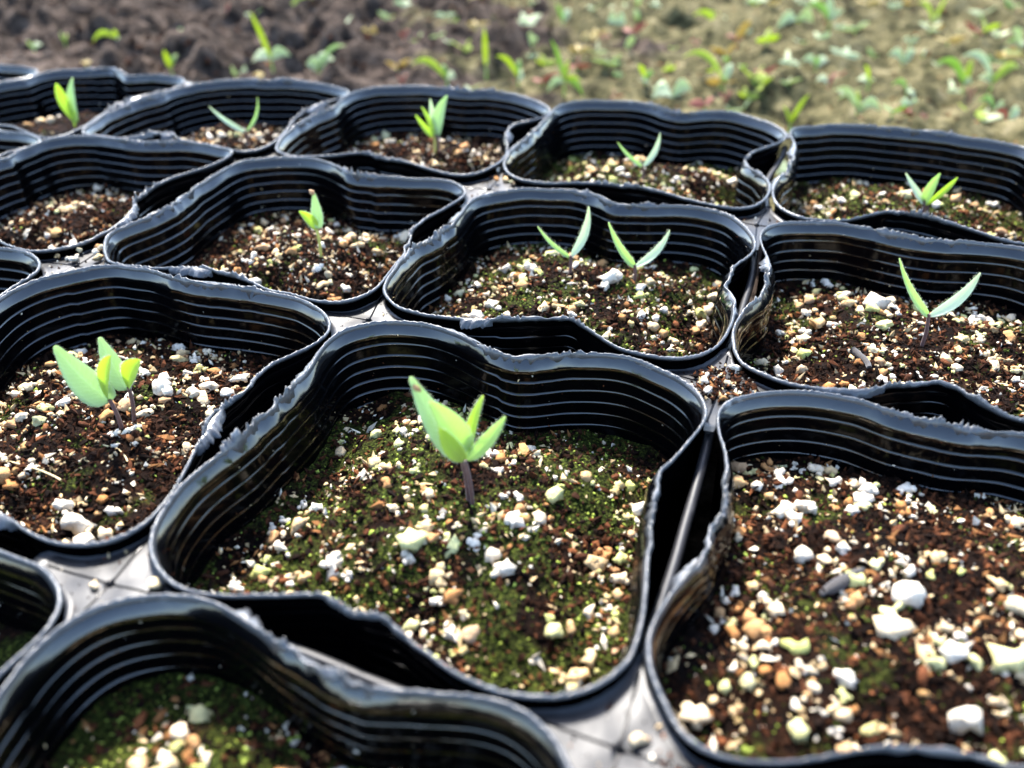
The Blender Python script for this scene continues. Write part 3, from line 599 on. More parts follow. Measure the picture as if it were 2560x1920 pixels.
for (i, j), (nx, ny, nc) in NODES.items():
    nphi, nr = 104, 7
    phi = np.linspace(-math.pi, math.pi, nphi, endpoint=False)
    cap = 15.0 if nc == 4 else 3.5
    R_ = np.full(nphi, cap)
    for q in range(nphi):
        rs = np.arange(0.4, cap, 0.15)
        ins = inside_any(nx + rs * math.cos(phi[q]), ny + rs * math.sin(phi[q]), 0.25)
        if ins.any(): R_[q] = rs[np.argmax(ins)]
    R_ = np.maximum(R_, 0.5)
    v = []
    for side in (0, -0.5):
        for t in np.linspace(0.02, 1, nr):
            x = nx + R_ * t * np.cos(phi); y = ny + R_ * t * np.sin(phi)
            v.append(np.c_[x, y, plate_z(x, y, nx, ny) + side])
    v = np.concatenate(v)
    f1 = grid_faces(nr, nphi, True, 0, True); f2 = grid_faces(nr, nphi, True, nr * nphi)
    jj = np.arange(nphi); j2 = (jj + 1) % nphi
    edge = np.stack([(nr - 1) * nphi + jj, (nr - 1) * nphi + j2, (2 * nr - 1) * nphi + j2, (2 * nr - 1) * nphi + jj], -1)
    me = mesh_np('junction_plate', v, [np.concatenate([f1, f2, edge]), np.stack([jj[1:-1] * 0, jj[1:-1], jj[2:]], -1)])
    pl = link('junction_plate', me, M_PLATE, tray)
    PLATES.append((pl, nx, ny, R_, phi))
    # moulded cross lines and nub
    if nc == 4:
        vv = []; ff = []
        for q in range(4):
            ad = q * math.pi / 2
            sel = np.abs((phi - ad + math.pi) % (2 * math.pi) - math.pi) < 0.35
            aa = phi[sel][np.argmax(R_[sel])]; L_ = max(R_[sel].max() * 0.8, 2)
            n_ = 8; o = len(vv)
            for s_ in range(n_):
                t = 0.3 + (L_ - 0.3) * s_ / (n_ - 1)
                for sgn, hz in ((-1, 0.02), (0, 0.22), (1, 0.02)):
                    x = nx + t * math.cos(aa) - sgn * 0.22 * math.sin(aa); y = ny + t * math.sin(aa) + sgn * 0.22 * math.cos(aa)
                    vv.append((x, y, float(plate_z(np.array(x), np.array(y), nx, ny)) + hz))
                if s_:
                    b0 = o + (s_ - 1) * 3; b1 = o + s_ * 3
                    ff += [(b0, b1, b1 + 1, b0 + 1), (b0 + 1, b1 + 1, b1 + 2, b0 + 2)]
        link('mould_line', mesh_np('mould_line', np.array(vv), np.array(ff)), M_WALL, pl)
        vv = []; nn = 14
        for rr_, zz in ((0.75, 0.0), (0.62, 0.3), (0.4, 0.5), (0.12, 0.55)):
            for q in range(nn):
                vv.append((nx + rr_ * math.cos(q / nn * 2 * math.pi), ny + rr_ * math.sin(q / nn * 2 * math.pi), float(plate_z(np.array(nx), np.array(ny), nx, ny)) + zz))
        link('nub', mesh_np('nub', np.array(vv), [grid_faces(4, nn, True, 0, False), np.array([[3 * nn, 3 * nn + q, 3 * nn + q + 1] for q in range(1, nn - 1)])]), M_WALL, pl)

# web strips in the slots between neighbouring pots
def tube(path, rad, nseg=8, flat=1.0):
    path = np.asarray(path, float); n = len(path)
    rad = np.broadcast_to(rad, (n,))
    tan = np.gradient(path, axis=0); tan /= np.linalg.norm(tan, axis=1)[:, None] + 1e-9
    up = np.array([0, 0, 1.0])
    if abs(tan.mean(0)[2]) > 0.8: up = np.array([0.3, 1.0, 0])
    v = []
    for q in range(n):
        a = np.cross(tan[q], up); a /= np.linalg.norm(a) + 1e-9; b = np.cross(a, tan[q])
        for s_ in range(nseg):
            t = s_ / nseg * 2 * math.pi
            v.append(path[q] + rad[q] * (a * math.cos(t) + b * math.sin(t) * flat))
    f = grid_faces(n, nseg, True, 0, True)
    caps = [[0, q + 1, q] for q in range(1, nseg - 1)]
    e = (n - 1) * nseg
    caps += [[e, e + q, e + q + 1] for q in range(1, nseg - 1)]
    return np.array(v), [f, np.array(caps)]

for (i, j), (nx, ny, nc) in NODES.items():
    for di, dj in ((1, 0), (0, 1)):
        if (i + di, j + dj) not in NODES: continue
        two = ((i, j - 1), (i, j)) if di else ((i - 1, j), (i, j))
        if not all(c in POTS for c in two): continue
        mx_, my_, _ = NODES[(i + di, j + dj)]
        ts = np.linspace(0.12, 0.88, 22)
        ux, uy = mx_ - nx, my_ - ny; ul = math.hypot(ux, uy); px_, py_ = -uy / ul, ux / ul
        offs = np.arange(-9, 9.01, 0.25); cen = []
        for t_ in ts:
            free = ~inside_any(nx + ux * t_ + px_ * offs, ny + uy * t_ + py_ * offs, 0.4)
            cen.append(offs[free].mean() if free.any() else (cen[-1] if cen else 0.0))
        cen = np.convolve(np.pad(cen, 3, mode='edge'), np.ones(7) / 7, mode='valid') * 0.85
        path = np.c_[nx + ux * ts + px_ * cen, ny + uy * ts + py_ * cen, -3.0 - 3.6 * np.sin(math.pi * (ts - 0.1) / 0.8) ** 0.6]
        v, f = tube(path, 0.95, 8, 0.9)
        link('web_strip', mesh_np('web_strip', v, f), M_WEB, tray)

# ------------------------------------------------------------------ soil in the pots
# z centre, z edge, tilt to the front, moss, mound radius, large grains, chips, label
SOILS = {
 (0, 0):   (-10.2, -17.2, 1.5, 0.66, 0.9, 260, 45, 'dark mossy soil with pale grains around the five leaved seedling'),
 (-1, 0):  (-10.2, -16.2, 2.5, 0.20, 1.0, 260, 60, 'brown soil with white grains around the two broad leaved seedlings'),
 (1, 0):   (-8.0, -12.0, 2.0, 0.30, 1.0, 300, 60, 'coarse soil with big white grains in the right pot without any seedling'),
 (0, 1):   (-9.8, -17.0, 0.5, 0.58, 1.0, 240, 40, 'mounded mossy soil under the side by side pair of seedlings'),
 (1, 1):   (-10.2, -15.5, 1.5, 0.32, 0.95, 270, 60, 'brown gritty soil under the tall V shaped seedling at right'),
 (-1, 1):  (-9.2, -17.5, 0.5, 0.22, 0.8, 280, 50, 'heap of pale gritty soil around the seedling with a brown tip'),
 (-2, 1):  (-9.5, -17.0, 1.0, 0.15, 0.8, 150, 40, 'heaped reddish soil in the left pot that has no seedling'),
 (0, 2):   (-10.2, -18.0, 1.0, 0.60, 0.9, 180, 25, 'mossy gritty soil under the small V seedling in the far row'),
 (1, 2):   (-10.2, -17.5, 1.0, 0.68, 0.9, 170, 25, 'green mossy soil under the three leaved seedling at far right'),
 (-1, 2):  (-9.8, -17.5, 0.5, 0.15, 0.8, 160, 30, 'reddish heaped soil under the fan of four leaves in the far row'),
 (-2, 2):  (-10.2, -17.5, 0.5, 0.18, 0.9, 110, 20, 'soil under the thin low V seedling in the far row'),
 (-3, 2):  (-10.8, -18.0, 0.5, 0.18, 0.9, 25, 8, 'soil hidden deep in the far left pot with yellowish leaves'),
 (0, -1):  (-10.0, -16.0, 0.5, 0.80, 0.9, 240, 30, 'blurred green mossy soil in the nearest pot at the bottom'),
 (-1, -1): (-12.0, -17.0, 0.5, 0.55, 0.9, 30, 5, 'sliver of soil in the pot at the lower left edge'),
 (-2, 0):  (-13.0, -18.0, 0.5, 0.3, 0.9, 10, 3, 'soil deep in the small visible pot corner on the left edge'),
 (-3, 1):  (-13.0, -18.0, 0.5, 0.3, 0.9, 8, 2, 'soil in the pot corner on the left edge below the far row'),
 (-4, 2):  (-13.0, -18.0, 0.5, 0.3, 0.9, 6, 2, 'soil in the last pot at the upper left corner'),
 (1, -1):  (-12.0, -17.0, 0.5, 0.4, 0.9, 12, 4, 'soil in the pot just below the bottom right edge'),
}
STEM_BASES = {}
for nm_, k_ in (('five', (0, 0)), ('broad', (-1, 0)), ('round', (-1, 0)), ('seedcoat', (-1, 1)), ('twina', (0, 1)), ('twinb', (0, 1)), ('tall', (1, 1)), ('farv', (0, 2)), ('three', (1, 2)), ('slim', (-1, 2)), ('fan', (-1, 2)), ('lowv', (-2, 2)), ('corner', (-3, 2))):
    STEM_BASES.setdefault(k_, []).append(SEEDLINGS[nm_]['stems'][0][0])
HF = np.array([-0.334, 0.943])
def soil_z(k, x, y):
    zc, ze, tilt, moss, mr, ng, nch, lab = SOILS[k]
    cx_, cy_, r = POTS[k]
    dx = np.asarray(x) - cx_; dy = np.asarray(y) - cy_
    ang = np.arctan2(dy, dx); rho = np.hypot(dx, dy) / wall_r(k, ang, 15.0)
    z = zc + (ze - zc) * smooth(0.30, 1.02, rho / mr)
    z = z - tilt * (dx * HF[0] + dy * HF[1]) / 40.0 * smooth(0.1, 0.6, rho)
    sd_ = 100 + k[0] * 17 + k[1] * 29
    w = smooth(0.0, 0.25, rho)
    z = z + w * 2.3 * fbm(x / 14.0, y / 14.0, sd_, 2) + 0.9 * fbm(x / 4.5, y / 4.5, sd_ + 3, 3) * (0.4 + 0.6 * w)
    f = fbm(x / 1.6, y / 1.6, sd_ + 5, 3)
    z = z + 0.42 * f + 0.35 * np.abs(perlin(x / 2.4, y / 2.4, sd_ + 8))
    for bx, by, bz in STEM_BASES.get(k, ()):
        wg = np.exp(-((x - bx) ** 2 + (y - by) ** 2) / 4.5 ** 2)
        z = z * (1 - wg) + (bz - 0.35 + 0.35 * f) * wg
    return z

# shared grain meshes
def ico(sub):
    import bmesh
    bm = bmesh.new(); bmesh.ops.create_icosphere(bm, subdivisions=sub, radius=1.0)
    v = np.array([q.co[:] for q in bm.verts]); f = np.array([[w.index for w in p.verts] for p in bm.faces])
    bm.free(); return v, f
ICO2 = ico(2); ICO1 = ico(1)
def lump(seed, elong, rough, flat=1.0, base=ICO2):
    v, f = base; r_ = np.random.default_rng(seed)
    o = r_.random(3) * 50
    d = 1 + rough * (perlin(v[:, 0] * 1.3 + o[0], v[:, 1] * 1.3 + v[:, 2] * 0.9 + o[1], seed) + 0.7 * perlin(v[:, 2] * 2.1 + o[2], v[:, 0] * 1.7 - v[:, 1] * 2 + o[0], seed + 1))
    w = v * d[:, None]
    # a few planar cuts give broken facets
    for _ in range(4):
        n = r_.normal(size=3); n /= np.linalg.norm(n); c = 0.62 + 0.25 * r_.random()
        e = w @ n - c
        w = w - np.clip(e, 0, None)[:, None] * n
    w = w * np.array([1.0, elong, flat])
    return w, f
PERL_ME = []; PERLW_ME = []; PERLG_ME = []; CHIP_ME = []
for q in range(12):
    el = 0.62 + 0.38 * random.random()
    w, f = lump(40 + q, el * 0.92, 0.75, 0.65 + 0.25 * random.random())
    w = w * (1 + 0.10 * np.random.default_rng(q).normal(size=(len(w), 1)))
    if q % 3 == 1:
        w2, f2 = lump(140 + q, 0.8, 0.6, 0.8); w3, f3 = lump(160 + q, 0.8, 0.6, 0.8, ICO1)
        w = np.concatenate([w * 0.8, w2 * 0.55 + [0.65, 0.25, 0.1], w3 * 0.45 + [-0.4, 0.55, 0.15]])
        f = np.concatenate([f, f2 + len(ICO2[0]), f3 + 2 * len(ICO2[0])])
    for lst, mt in ((PERL_ME, M_PERL), (PERLG_ME, M_PERLG), (PERLW_ME, M_PERLW)):
        me = mesh_np('perlite_grain', w, f); me.materials.append(mt); lst.append(me)
for q in range(6):
    w, f = lump(80 + q, 0.42 + 0.2 * random.random(), 0.3, 0.38, ICO1)
    me = mesh_np('bark_chip', w, f); me.materials.append(M_CHIP); CHIP_ME.append(me)

CR_, CD_, CF_ = np.array(RIGHT), np.array(DOWN), np.array(FWD)
def in_frame(p, margin=0.02):
    d = np.asarray(p) * MM - np.array(CAMPOS)
    x, y, z = d @ CR_, d @ CD_, d @ CF_
    return z > 0.02 and abs(x / z) < 0.5963 + margin and abs(y / z) < 0.4472 + margin

PAL = np.array([(0.006, 0.003, 0.0018), (0.022, 0.009, 0.0045), (0.055, 0.019, 0.008), (0.12, 0.042, 0.016), (0.19, 0.085, 0.03), (0.46, 0.33, 0.17), (0.58, 0.50, 0.37), (0.030, 0.040, 0.007), (0.24, 0.29, 0.05)])
def crumbs(name, xs, ys, zs, size, pal_idx, parent, seed, long_=1.0):
    """joined octahedral crumbs with a tint per crumb"""
    n = len(xs); r_ = np.random.default_rng(seed)
    o = np.array([(1, 0, 0), (-1, 0, 0), (0, 1, 0), (0, -1, 0), (0, 0, 1), (0, 0, -1)], float)
    fc = np.array([(0, 2, 4), (2, 1, 4), (1, 3, 4), (3, 0, 4), (2, 0, 5), (1, 2, 5), (3, 1, 5), (0, 3, 5)])
    q = r_.normal(size=(n, 4)); q /= np.linalg.norm(q, axis=1)[:, None]
    w, x, y, z = q.T
    Rm = np.stack([1 - 2 * (y * y + z * z), 2 * (x * y - z * w), 2 * (x * z + y * w), 2 * (x * y + z * w), 1 - 2 * (x * x + z * z), 2 * (y * z - x * w), 2 * (x * z - y * w), 2 * (y * z + x * w), 1 - 2 * (x * x + y * y)], -1).reshape(n, 3, 3)
    sc = np.stack([size * (1 + long_ * r_.random(n) ** 2), size * (0.45 + 0.5 * r_.random(n)), size * (0.4 + 0.5 * r_.random(n))], -1)
    jit = 0.7 + 0.6 * r_.random((n, 6, 1))
    v = np.einsum('nij,nvj->nvi', Rm, o[None] * sc[:, None, :] * jit) + np.stack([xs, ys, zs], -1)[:, None, :]
    f = fc[None] + (np.arange(n) * 6)[:, None, None]
    me = mesh_np(name, v.reshape(-1, 3), f.reshape(-1, 3), False)
    col = PAL[pal_idx] * (0.7 + 0.6 * r_.random((n, 1)))
    at = me.attributes.new('tint', 'FLOAT_COLOR', 'POINT')
    c4 = np.ones((n, 6, 4), np.float32); c4[:, :, :3] = col[:, None, :]
    at.data.foreach_set('color', c4.ravel())
    ob = link(name, me, M_CRUMB, parent)
    ob['kind'] = 'stuff'
    return ob

def place(me, name, p, size, parent, rot=None):
    ob = bpy.data.objects.new(name, me); COL.objects.link(ob)
    ob.parent = parent
    ob.location = Vector(p) * MM
    ob.scale = (size, size, size)
    ob.rotation_euler = rot or (random.uniform(-0.5, 0.5), random.uniform(-0.5, 0.5), random.uniform(0, 6.28))
    return ob

SOIL_OBJ = {}
for k, (zc, ze, tilt, moss, mr, ng, nch, lab) in SOILS.items():
    cx_, cy_, r = POTS[k]
    near = ng >= 120
    nrad, nang = (96, 230) if near else ((64, 150) if ng >= 60 else (36, 90))
    t = np.linspace(0, 1, nrad)[1:] ** 0.8
    a = np.linspace(-math.pi, math.pi, nang, endpoint=False)
    edge = wall_r(k, a, -ze) + 0.3
    x = cx_ + (t[:, None] * edge[None]) * np.cos(a); y = cy_ + (t[:, None] * edge[None]) * np.sin(a)
    z = soil_z(k, x.ravel(), y.ravel())
    v = np.c_[x.ravel(), y.ravel(), z]
    v = np.concatenate([v, [[cx_, cy_, float(soil_z(k, np.array([cx_]), np.array([cy_]))[0])]]])
    jj = np.arange(nang); j2 = (jj + 1) % nang
    me = mesh_np('potting_soil', v, [grid_faces(nrad - 1, nang, True, 0, False), np.stack([np.full(nang, len(v) - 1), jj, j2], -1)])
    sd_ = 900 + k[0] * 31 + k[1] * 7
    at = me.attributes.new('moss', 'FLOAT', 'POINT')
    mv = np.clip(moss + 0.7 * fbm(v[:, 0] / 16, v[:, 1] / 16, sd_, 2), 0, 1)
    at.data.foreach_set('value', mv.astype(np.float32))
    so = link('potting_soil', me, M_SOIL)
    tag(so, lab, 'soil', 'soil filling the pots')
    SOIL_OBJ[k] = so
    r_ = np.random.default_rng(sd_)
    def spots(n, lim=0.95):
        aa = r_.random(n) * 2 * math.pi - math.pi; rh = np.sqrt(r_.random(n)) * lim
        w = wall_r(k, aa, 15.0)
        return cx_ + rh * w * np.cos(aa), cy_ + rh * w * np.sin(aa)
    # small crumbs: one joined part
    nc_ = 9200 if near else (4000 if ng >= 60 else 500)
    xs, ys = spots(nc_, 0.99); zs = soil_z(k, xs, ys)
    sz = 0.22 + 0.72 * r_.random(nc_) ** 2.6
    green = (moss + 0.7 * fbm(xs / 16, ys / 16, sd_, 2)) > r_.random(nc_) * 1.3
    pi_ = r_.choice(7, nc_, p=[0.27, 0.25, 0.19, 0.095, 0.06, 0.075, 0.06])
    gm = green & (r_.random(nc_) < 0.6)
    pal = fbm(xs / 9, ys / 9, sd_ + 2, 2)
    pi_ = np.where((pi_ >= 3) & (pal < -0.06), r_.choice([0, 0, 1, 1, 2], nc_), pi_)
    pi_ = np.where((pi_ <= 2) & (pal > 0.12) & (r_.random(nc_) < 0.22), r_.choice([4, 5, 5, 6], nc_), pi_)
    sz = np.where(pi_ >= 5, np.maximum(sz, 0.32), sz)
    crumbs('soil_crumbs', xs[~gm], ys[~gm], (zs + sz * 0.25)[~gm], sz[~gm], pi_[~gm], so, sd_ + 1, 1.4)
    if gm.sum() > 3:
        crumbs('moss_crumbs', xs[gm], ys[gm], zs[gm] + 0.05, 0.22 + 0.45 * r_.random(gm.sum()) ** 2.2, np.where(r_.random(gm.sum()) < 0.1 + 0.3 * moss, 8, 7), so, sd_ + 4, 0.3)
    # big perlite grains, each its own piece
    xs, ys = spots(ng * 6, 0.94)
    cl = fbm(xs / 13, ys / 13, sd_ + 2, 2)
    keep = np.argsort(-(1.7 * cl + 0.9 * r_.random(len(xs))))
    placed = []; rest = []
    for q in keep:
        if len(placed) >= ng: break
        if any((xs[q] - b[0]) ** 2 + (ys[q] - b[1]) ** 2 < 2.2 ** 2 for b in STEM_BASES.get(k, ())): continue
        u = r_.random()
        s_ = 0.58 + 1.65 * u ** 2.0 + (0.5 if r_.random() < 0.05 else 0)
        if any((xs[q] - b[0]) ** 2 + (ys[q] - b[1]) ** 2 < (0.66 * (s_ + b[2])) ** 2 for b in placed): continue
        placed.append((xs[q], ys[q], s_))
    for x_, y_, s_ in placed:
        z_ = float(soil_z(k, np.array([x_]), np.array([y_]))[0]) + s_ * 0.12
        if not in_frame((x_, y_, z_)): rest.append((x_, y_, z_, s_)); continue
        lst = PERLG_ME if r_.random() < moss * 0.9 else PERL_ME
        place(random.choice(lst), 'perlite_grain', (x_, y_, z_), s_, so)
    xs, ys = spots(nch, 0.93)
    for x_, y_ in zip(xs, ys):
        s_ = 0.8 + 1.1 * r_.random() ** 2
        z_ = float(soil_z(k, np.array([x_]), np.array([y_]))[0]) + s_ * 0.18
        if not in_frame((x_, y_, z_)): continue
        place(random.choice(CHIP_ME), 'bark_chip', (x_, y_, z_), s_, so)
    if rest:
        rest = np.array(rest)
        crumbs('coarse_grains', rest[:, 0], rest[:, 1], rest[:, 2], rest[:, 3], np.full(len(rest), 6), so, sd_ + 3, 0.4)

# specks of soil stuck to the pot walls
for k in SOILS:
    r_ = np.random.default_rng(3000 + k[0] * 11 + k[1]); n_ = 170
    aa = r_.random(n_) * 2 * math.pi - math.pi
    cl = perlin(aa * 3 + k[0], aa * 0 + k[1] * 3.3, 17)
    dd = 1.0 + 17.5 * (1 - r_.random(n_) ** 2.2) * (1 - 0.4 * np.clip(cl, 0, 1))
    rr = wall_r(k, aa, dd) - 0.05
    crumbs('soil_specks', POTS[k][0] + rr * np.cos(aa), POTS[k][1] + rr * np.sin(aa), -dd, 0.09 + 0.28 * r_.random(n_) ** 4, r_.choice([1, 2, 3, 5, 6], n_), POT_OBJ[k], 3100 + k[0] + 9 * k[1], 1.0)

for pl, nx, ny, R_, phi in PLATES:
    r_ = np.random.default_rng(int(abs(nx * 3 + ny * 5)) + 4000); n_ = 46
    q = r_.integers(0, len(phi), n_); rr = R_[q] * 0.92 * np.sqrt(r_.random(n_)) ** 0.7
    x_ = nx + rr * np.cos(phi[q]); y_ = ny + rr * np.sin(phi[q])
    crumbs('soil_specks', x_, y_, plate_z(x_, y_, nx, ny) + 0.08, 0.10 + 0.4 * r_.random(n_) ** 4, r_.choice([0, 1, 1, 2, 3, 5, 6], n_), pl, 4100 + len(q), 1.2)

# large single chunks seen in the photograph
def sz_at(k, x, y): return float(soil_z(k, np.array([float(x)]), np.array([float(y)]))[0])
for k, x, y, s_, g in [((0, 0), 35.8, 29.4, 2.5, 1), ((0, 0), 37.0, 33.0, 1.7, 1), ((0, 0), 53.2, 29.1, 2.1, 0), ((0, 0), 23.9, 22.7, 2.0, 0), ((0, 0), 70.8, 57.6, 2.3, 0),
                       ((-1, 0), -34.6, 53.7, 2.9, 0), ((-1, 0), -25.3, 16.6, 2.6, 0), ((-1, 0), -29.0, 19.0, 2.2, 0), ((-1, 0), -21.5, 14.0, 2.0, 0),
                       ((1, 1), 110.6, 143.0, 3.3, 0), ((1, 1), 104.0, 148.2, 2.4, 1), ((1, 1), 103.5, 145.5, 2.0, 1), ((0, 1), 46.4, 132.6, 2.8, 0), ((0, 1), 45.0, 129.5, 1.9, 0),
                       ((1, 0), 129.5, 32.5, 2.8, 1), ((1, 0), 115.5, 41.8, 2.6, 0), ((1, 0), 122.9, 22.4, 2.6, 0), ((1, 0), 96.0, 60.0, 2.2, 0), ((1, 0), 100.0, 62.0, 2.3, 0), ((1, 0), 98.0, 57.0, 2.0, 0)]:
    place(random.choice(PERLG_ME if g else PERLW_ME), 'perlite_grain', (x, y, sz_at(k, x, y) + s_ * 0.4), s_, SOIL_OBJ[k])

# twigs and straws lying on the soil
def strand(name, pts, rad, mat, label, cat, group=None):
    v, f = tube(pts, rad, 7)
    return tag(link(name, mesh_np(name, v, f), mat), label, cat, group)
def soil_path(k, a, b, n=9, lift=0.5, bow=0.6):
    out = []
    for q in range(n):
        t = q / (n - 1); x = a[0] + (b[0] - a[0]) * t; y = a[1] + (b[1] - a[1]) * t
        out.append((x + bow * math.sin(t * 3.1), y + bow * math.sin(t * 3.1), sz_at(k, x, y)))
    out = np.array(out)
    zl = np.linspace(out[0, 2], out[-1, 2], n); out[:, 2] = np.maximum(zl, out[:, 2] * 0.5 + zl * 0.5) + lift
    return out
strand('twig', soil_path((1, 1), (106.3, 117.8), (109.7, 110.5), 9, 0.7, 0.3), np.linspace(0.85, 0.6, 9), M_TWIG, 'short dark twig lying in front of the tall V shaped seedling', 'twig')
strand('twig', soil_path((1, 0), (102.5, 38.0), (108.6, 44.7), 9, 0.6, 0.3), np.array([0.4, 0.8, 1.0, 1.1, 1.0, 0.9, 0.8, 0.6, 0.4]), M_TWIG, 'dark splinter of bark among white grains in the right pot', 'twig')
strand('straw', soil_path((-1, 0), (-33.8, 34.7), (-26.5, 32.6)), 0.16, M_STRAW, 'thin pale straw just in front of the two broad leaved seedlings', 'straw')
strand('straw', soil_path((-1, 0), (-48.5, 23.8), (-34.7, 23.9)), 0.20, M_STRAW, 'longer pale straw near the left edge of the picture', 'straw')

# spilled soil and grains on the junction plates
def spill(cx_, cy_, rad, n, label, ngr):
    r_ = np.random.default_rng(int(abs(cx_ * 7 + cy_)))
    root = bpy.data.objects.new('spilled_soil', None); COL.objects.link(root)
    tag(root, label, 'soil', 'soil spilled between the pots')
    xs, ys = [], []
    while len(xs) < n:
        a = r_.random() * 6.28; q = rad * math.sqrt(r_.random()); x = cx_ + q * math.cos(a); y = cy_ + q * math.sin(a)
        if inside_any(np.array([x]), np.array([y]), 0.3)[0]: 
            if r_.random() < 0.02: break
            continue
        xs.append(x); ys.append(y)
    xs = np.array(xs); ys = np.array(ys); n = len(xs)
    if n == 0: return
    zs = plate_z(xs, ys, 0, 0) + 0.25 + 0.9 * r_.random(n) * np.exp(-((xs - cx_) ** 2 + (ys - cy_) ** 2) / rad ** 2)
    crumbs('soil_crumbs', xs, ys, zs, 0.3 + 0.55 * r_.random(n) ** 2, r_.choice(7, n, p=[0.15, 0.25, 0.22, 0.16, 0.08, 0.06, 0.08]), root, 5, 1.5)
    for q in range(min(ngr, n)):
        s_ = 0.6 + 0.8 * r_.random()
        place(random.choice(PERL_ME), 'perlite_grain', (xs[q], ys[q], zs[q] + s_ * 0.4), s_, root)
spill(-87.0, 95.0, 9.0, 420, 'reddish soil and grains spilled over the left junction plate', 10)
spill(80.5, 83.0, 6.5, 300, 'reddish crumbs spilled at the junction right of the middle', 6)
spill(1.0, 172.0, 6.5, 160, 'crumbs and grains on the junction behind the paired seedlings', 5)
spill(88.0, 1.5, 6.0, 220, 'tan crumbs spilled on the rim corner at the bottom right', 1)
for x, y, s_, lab in [(5.5, 2.6, 1.3, 'white grain on the grey plate at the lower left'), (-3.2, -0.5, 0.8, 'tiny white speck on the grey plate at the lower left'), (80.9, 0.8, 1.4, 'white grain on the grey plate at the bottom')]:
    ob = place(random.choice(PERL_ME), 'perlite_grain', (x, y, PLATE_Z + s_ * 0.5), s_, None)
    tag(ob, lab, 'perlite', 'grains on the plates')

# ------------------------------------------------------------------ leaves and seedlings
CAMH = np.array([0.334, -0.943, 0.45]); CAMH /= np.linalg.norm(CAMH)
def leaf_mesh(name, base, tip, width, bend=0.0, roll=0.3, cup=0.25, arch=0.0, thick=0.32, nl=20, nw=8, shape=1.0, stalk=0.12, pw=0.8):
    base = np.array(base, float); tip = np.array(tip, float)
    ax = tip - base; L_ = np.linalg.norm(ax); ax /= L_
    n0 = CAMH - (CAMH @ ax) * ax; n0 /= np.linalg.norm(n0)
    u0 = np.cross(n0, ax)
    n = n0 * math.cos(roll) + u0 * math.sin(roll); u = np.cross(n, ax)
    dn = -(np.array([0, 0, 1.0]) - ax[2] * ax); dn /= np.linalg.norm(dn) + 1e-6
    t = np.linspace(0, 1, nl + 1)
    wprof = np.clip(np.sin(math.pi * np.clip(t, 0, 1) ** (0.74 * shape)), 0, None) ** pw
    wprof = np.maximum(wprof, stalk * (1 - smooth(0.1, 0.35, t)) + 0.03)
    wprof = np.maximum(wprof, 0.26 * smooth(0.75, 0.9, t)); wprof[-1] = 0.10
    mid = base + ax * (t * L_)[:, None] + dn * (bend * 4 * t * (1 - t))[:, None] + n * (arch * 4 * t * (1 - t))[:, None]
    s_ = np.linspace(-1, 1, nw + 1)
    up, lo = [], []
    for q in range(nl + 1):
        hw = 0.5 * width * wprof[q]
        p = mid[q] + np.outer(s_ * hw, u) + np.outer((np.abs(s_) ** 1.6) * cup * hw, n)
        th = thick * (1 - 0.85 * s_ ** 2) * min(1.0, 0.25 + wprof[q])
        vein = -0.10 * np.exp(-(s_ / 0.18) ** 2) * thick * 3 * (1 - t[q])
        up.append(p + np.outer(th * 0.5 + vein, n)); lo.append(p - np.outer(th * 0.5 - vein, n))
    v = np.concatenate([np.concatenate(up), np.concatenate(lo)])
    nv = (nl + 1) * (nw + 1)
    f1 = grid_faces(nl + 1, nw + 1, False, 0); f2 = grid_faces(nl + 1, nw + 1, False, nv, True)
    b = []
    for q in range(nl):
        for c in (0, nw):
            a0 = q * (nw + 1) + c; a1 = (q + 1) * (nw + 1) + c
            b.append((a0, a1, a1 + nv, a0 + nv) if c == 0 else (a1, a0, a0 + nv, a1 + nv))
    for q in range(nw):
        b.append((q + 1, q, q + nv, q + 1 + nv)); e = nl * (nw + 1)
        b.append((e + q, e + q + 1, e + q + 1 + nv, e + q + nv))
    me = mesh_np(name, v, np.concatenate([f1, f2, np.array(b)]))
    for an, vals in (('edge', np.tile(np.abs(s_), 2 * (nl + 1))), ('along', np.tile(np.repeat(t, nw + 1), 2))):
        at_ = me.attributes.new(an, 'FLOAT', 'POINT'); at_.data.foreach_set('value', vals.astype(np.float32))
    return me

def stem_mesh(a, b, r0, r1, bow=0.3, dip=1.2):
    a = np.array(a, float); b = np.array(b, float)
    t = np.linspace(-dip / np.linalg.norm(b - a), 1.0, 12)
    p = a + (b - a) * t[:, None]
    p[:, 0] += bow * np.sin(np.clip(t, 0, 1) * math.pi)
    return tube(p, np.linspace(r0, r1, 12), 10)

SLAB = {
 'five': ((0, 0), 'large seedling with five bright green leaves in the middle pot'),
 'broad': ((-1, 0), 'seedling with one very broad mint leaf leaning left in the left pot'),
 'round': ((-1, 0), 'seedling with a short rounded yellow green leaf beside the broad leaved one'),
 'seedcoat': ((-1, 1), 'seedling with a brown seed coat on its upright leaf tip'),
 'twina': ((0, 1), 'left one of the two V shaped seedlings sharing a pot'),
 'twinb': ((0, 1), 'right one of the two V shaped seedlings sharing a pot'),
 'tall': ((1, 1), 'large V shaped seedling on a purple stem in the right pot'),
 'farv': ((0, 2), 'small V shaped seedling alone in a far row pot'),
 'three': ((1, 2), 'seedling with three curved leaves in the far right pot'),
 'slim': ((-1, 2), 'seedling with two slim yellowish leaves beside broader pale ones'),
 'fan': ((-1, 2), 'seedling with two upright pale leaves, taller one of its far pot'),
 'lowv': ((-2, 2), 'thin seedling with one leaf flat left and one curved up'),
 'corner': ((-3, 2), 'yellow green seedling half hidden by the rim of the far left pot'),
}
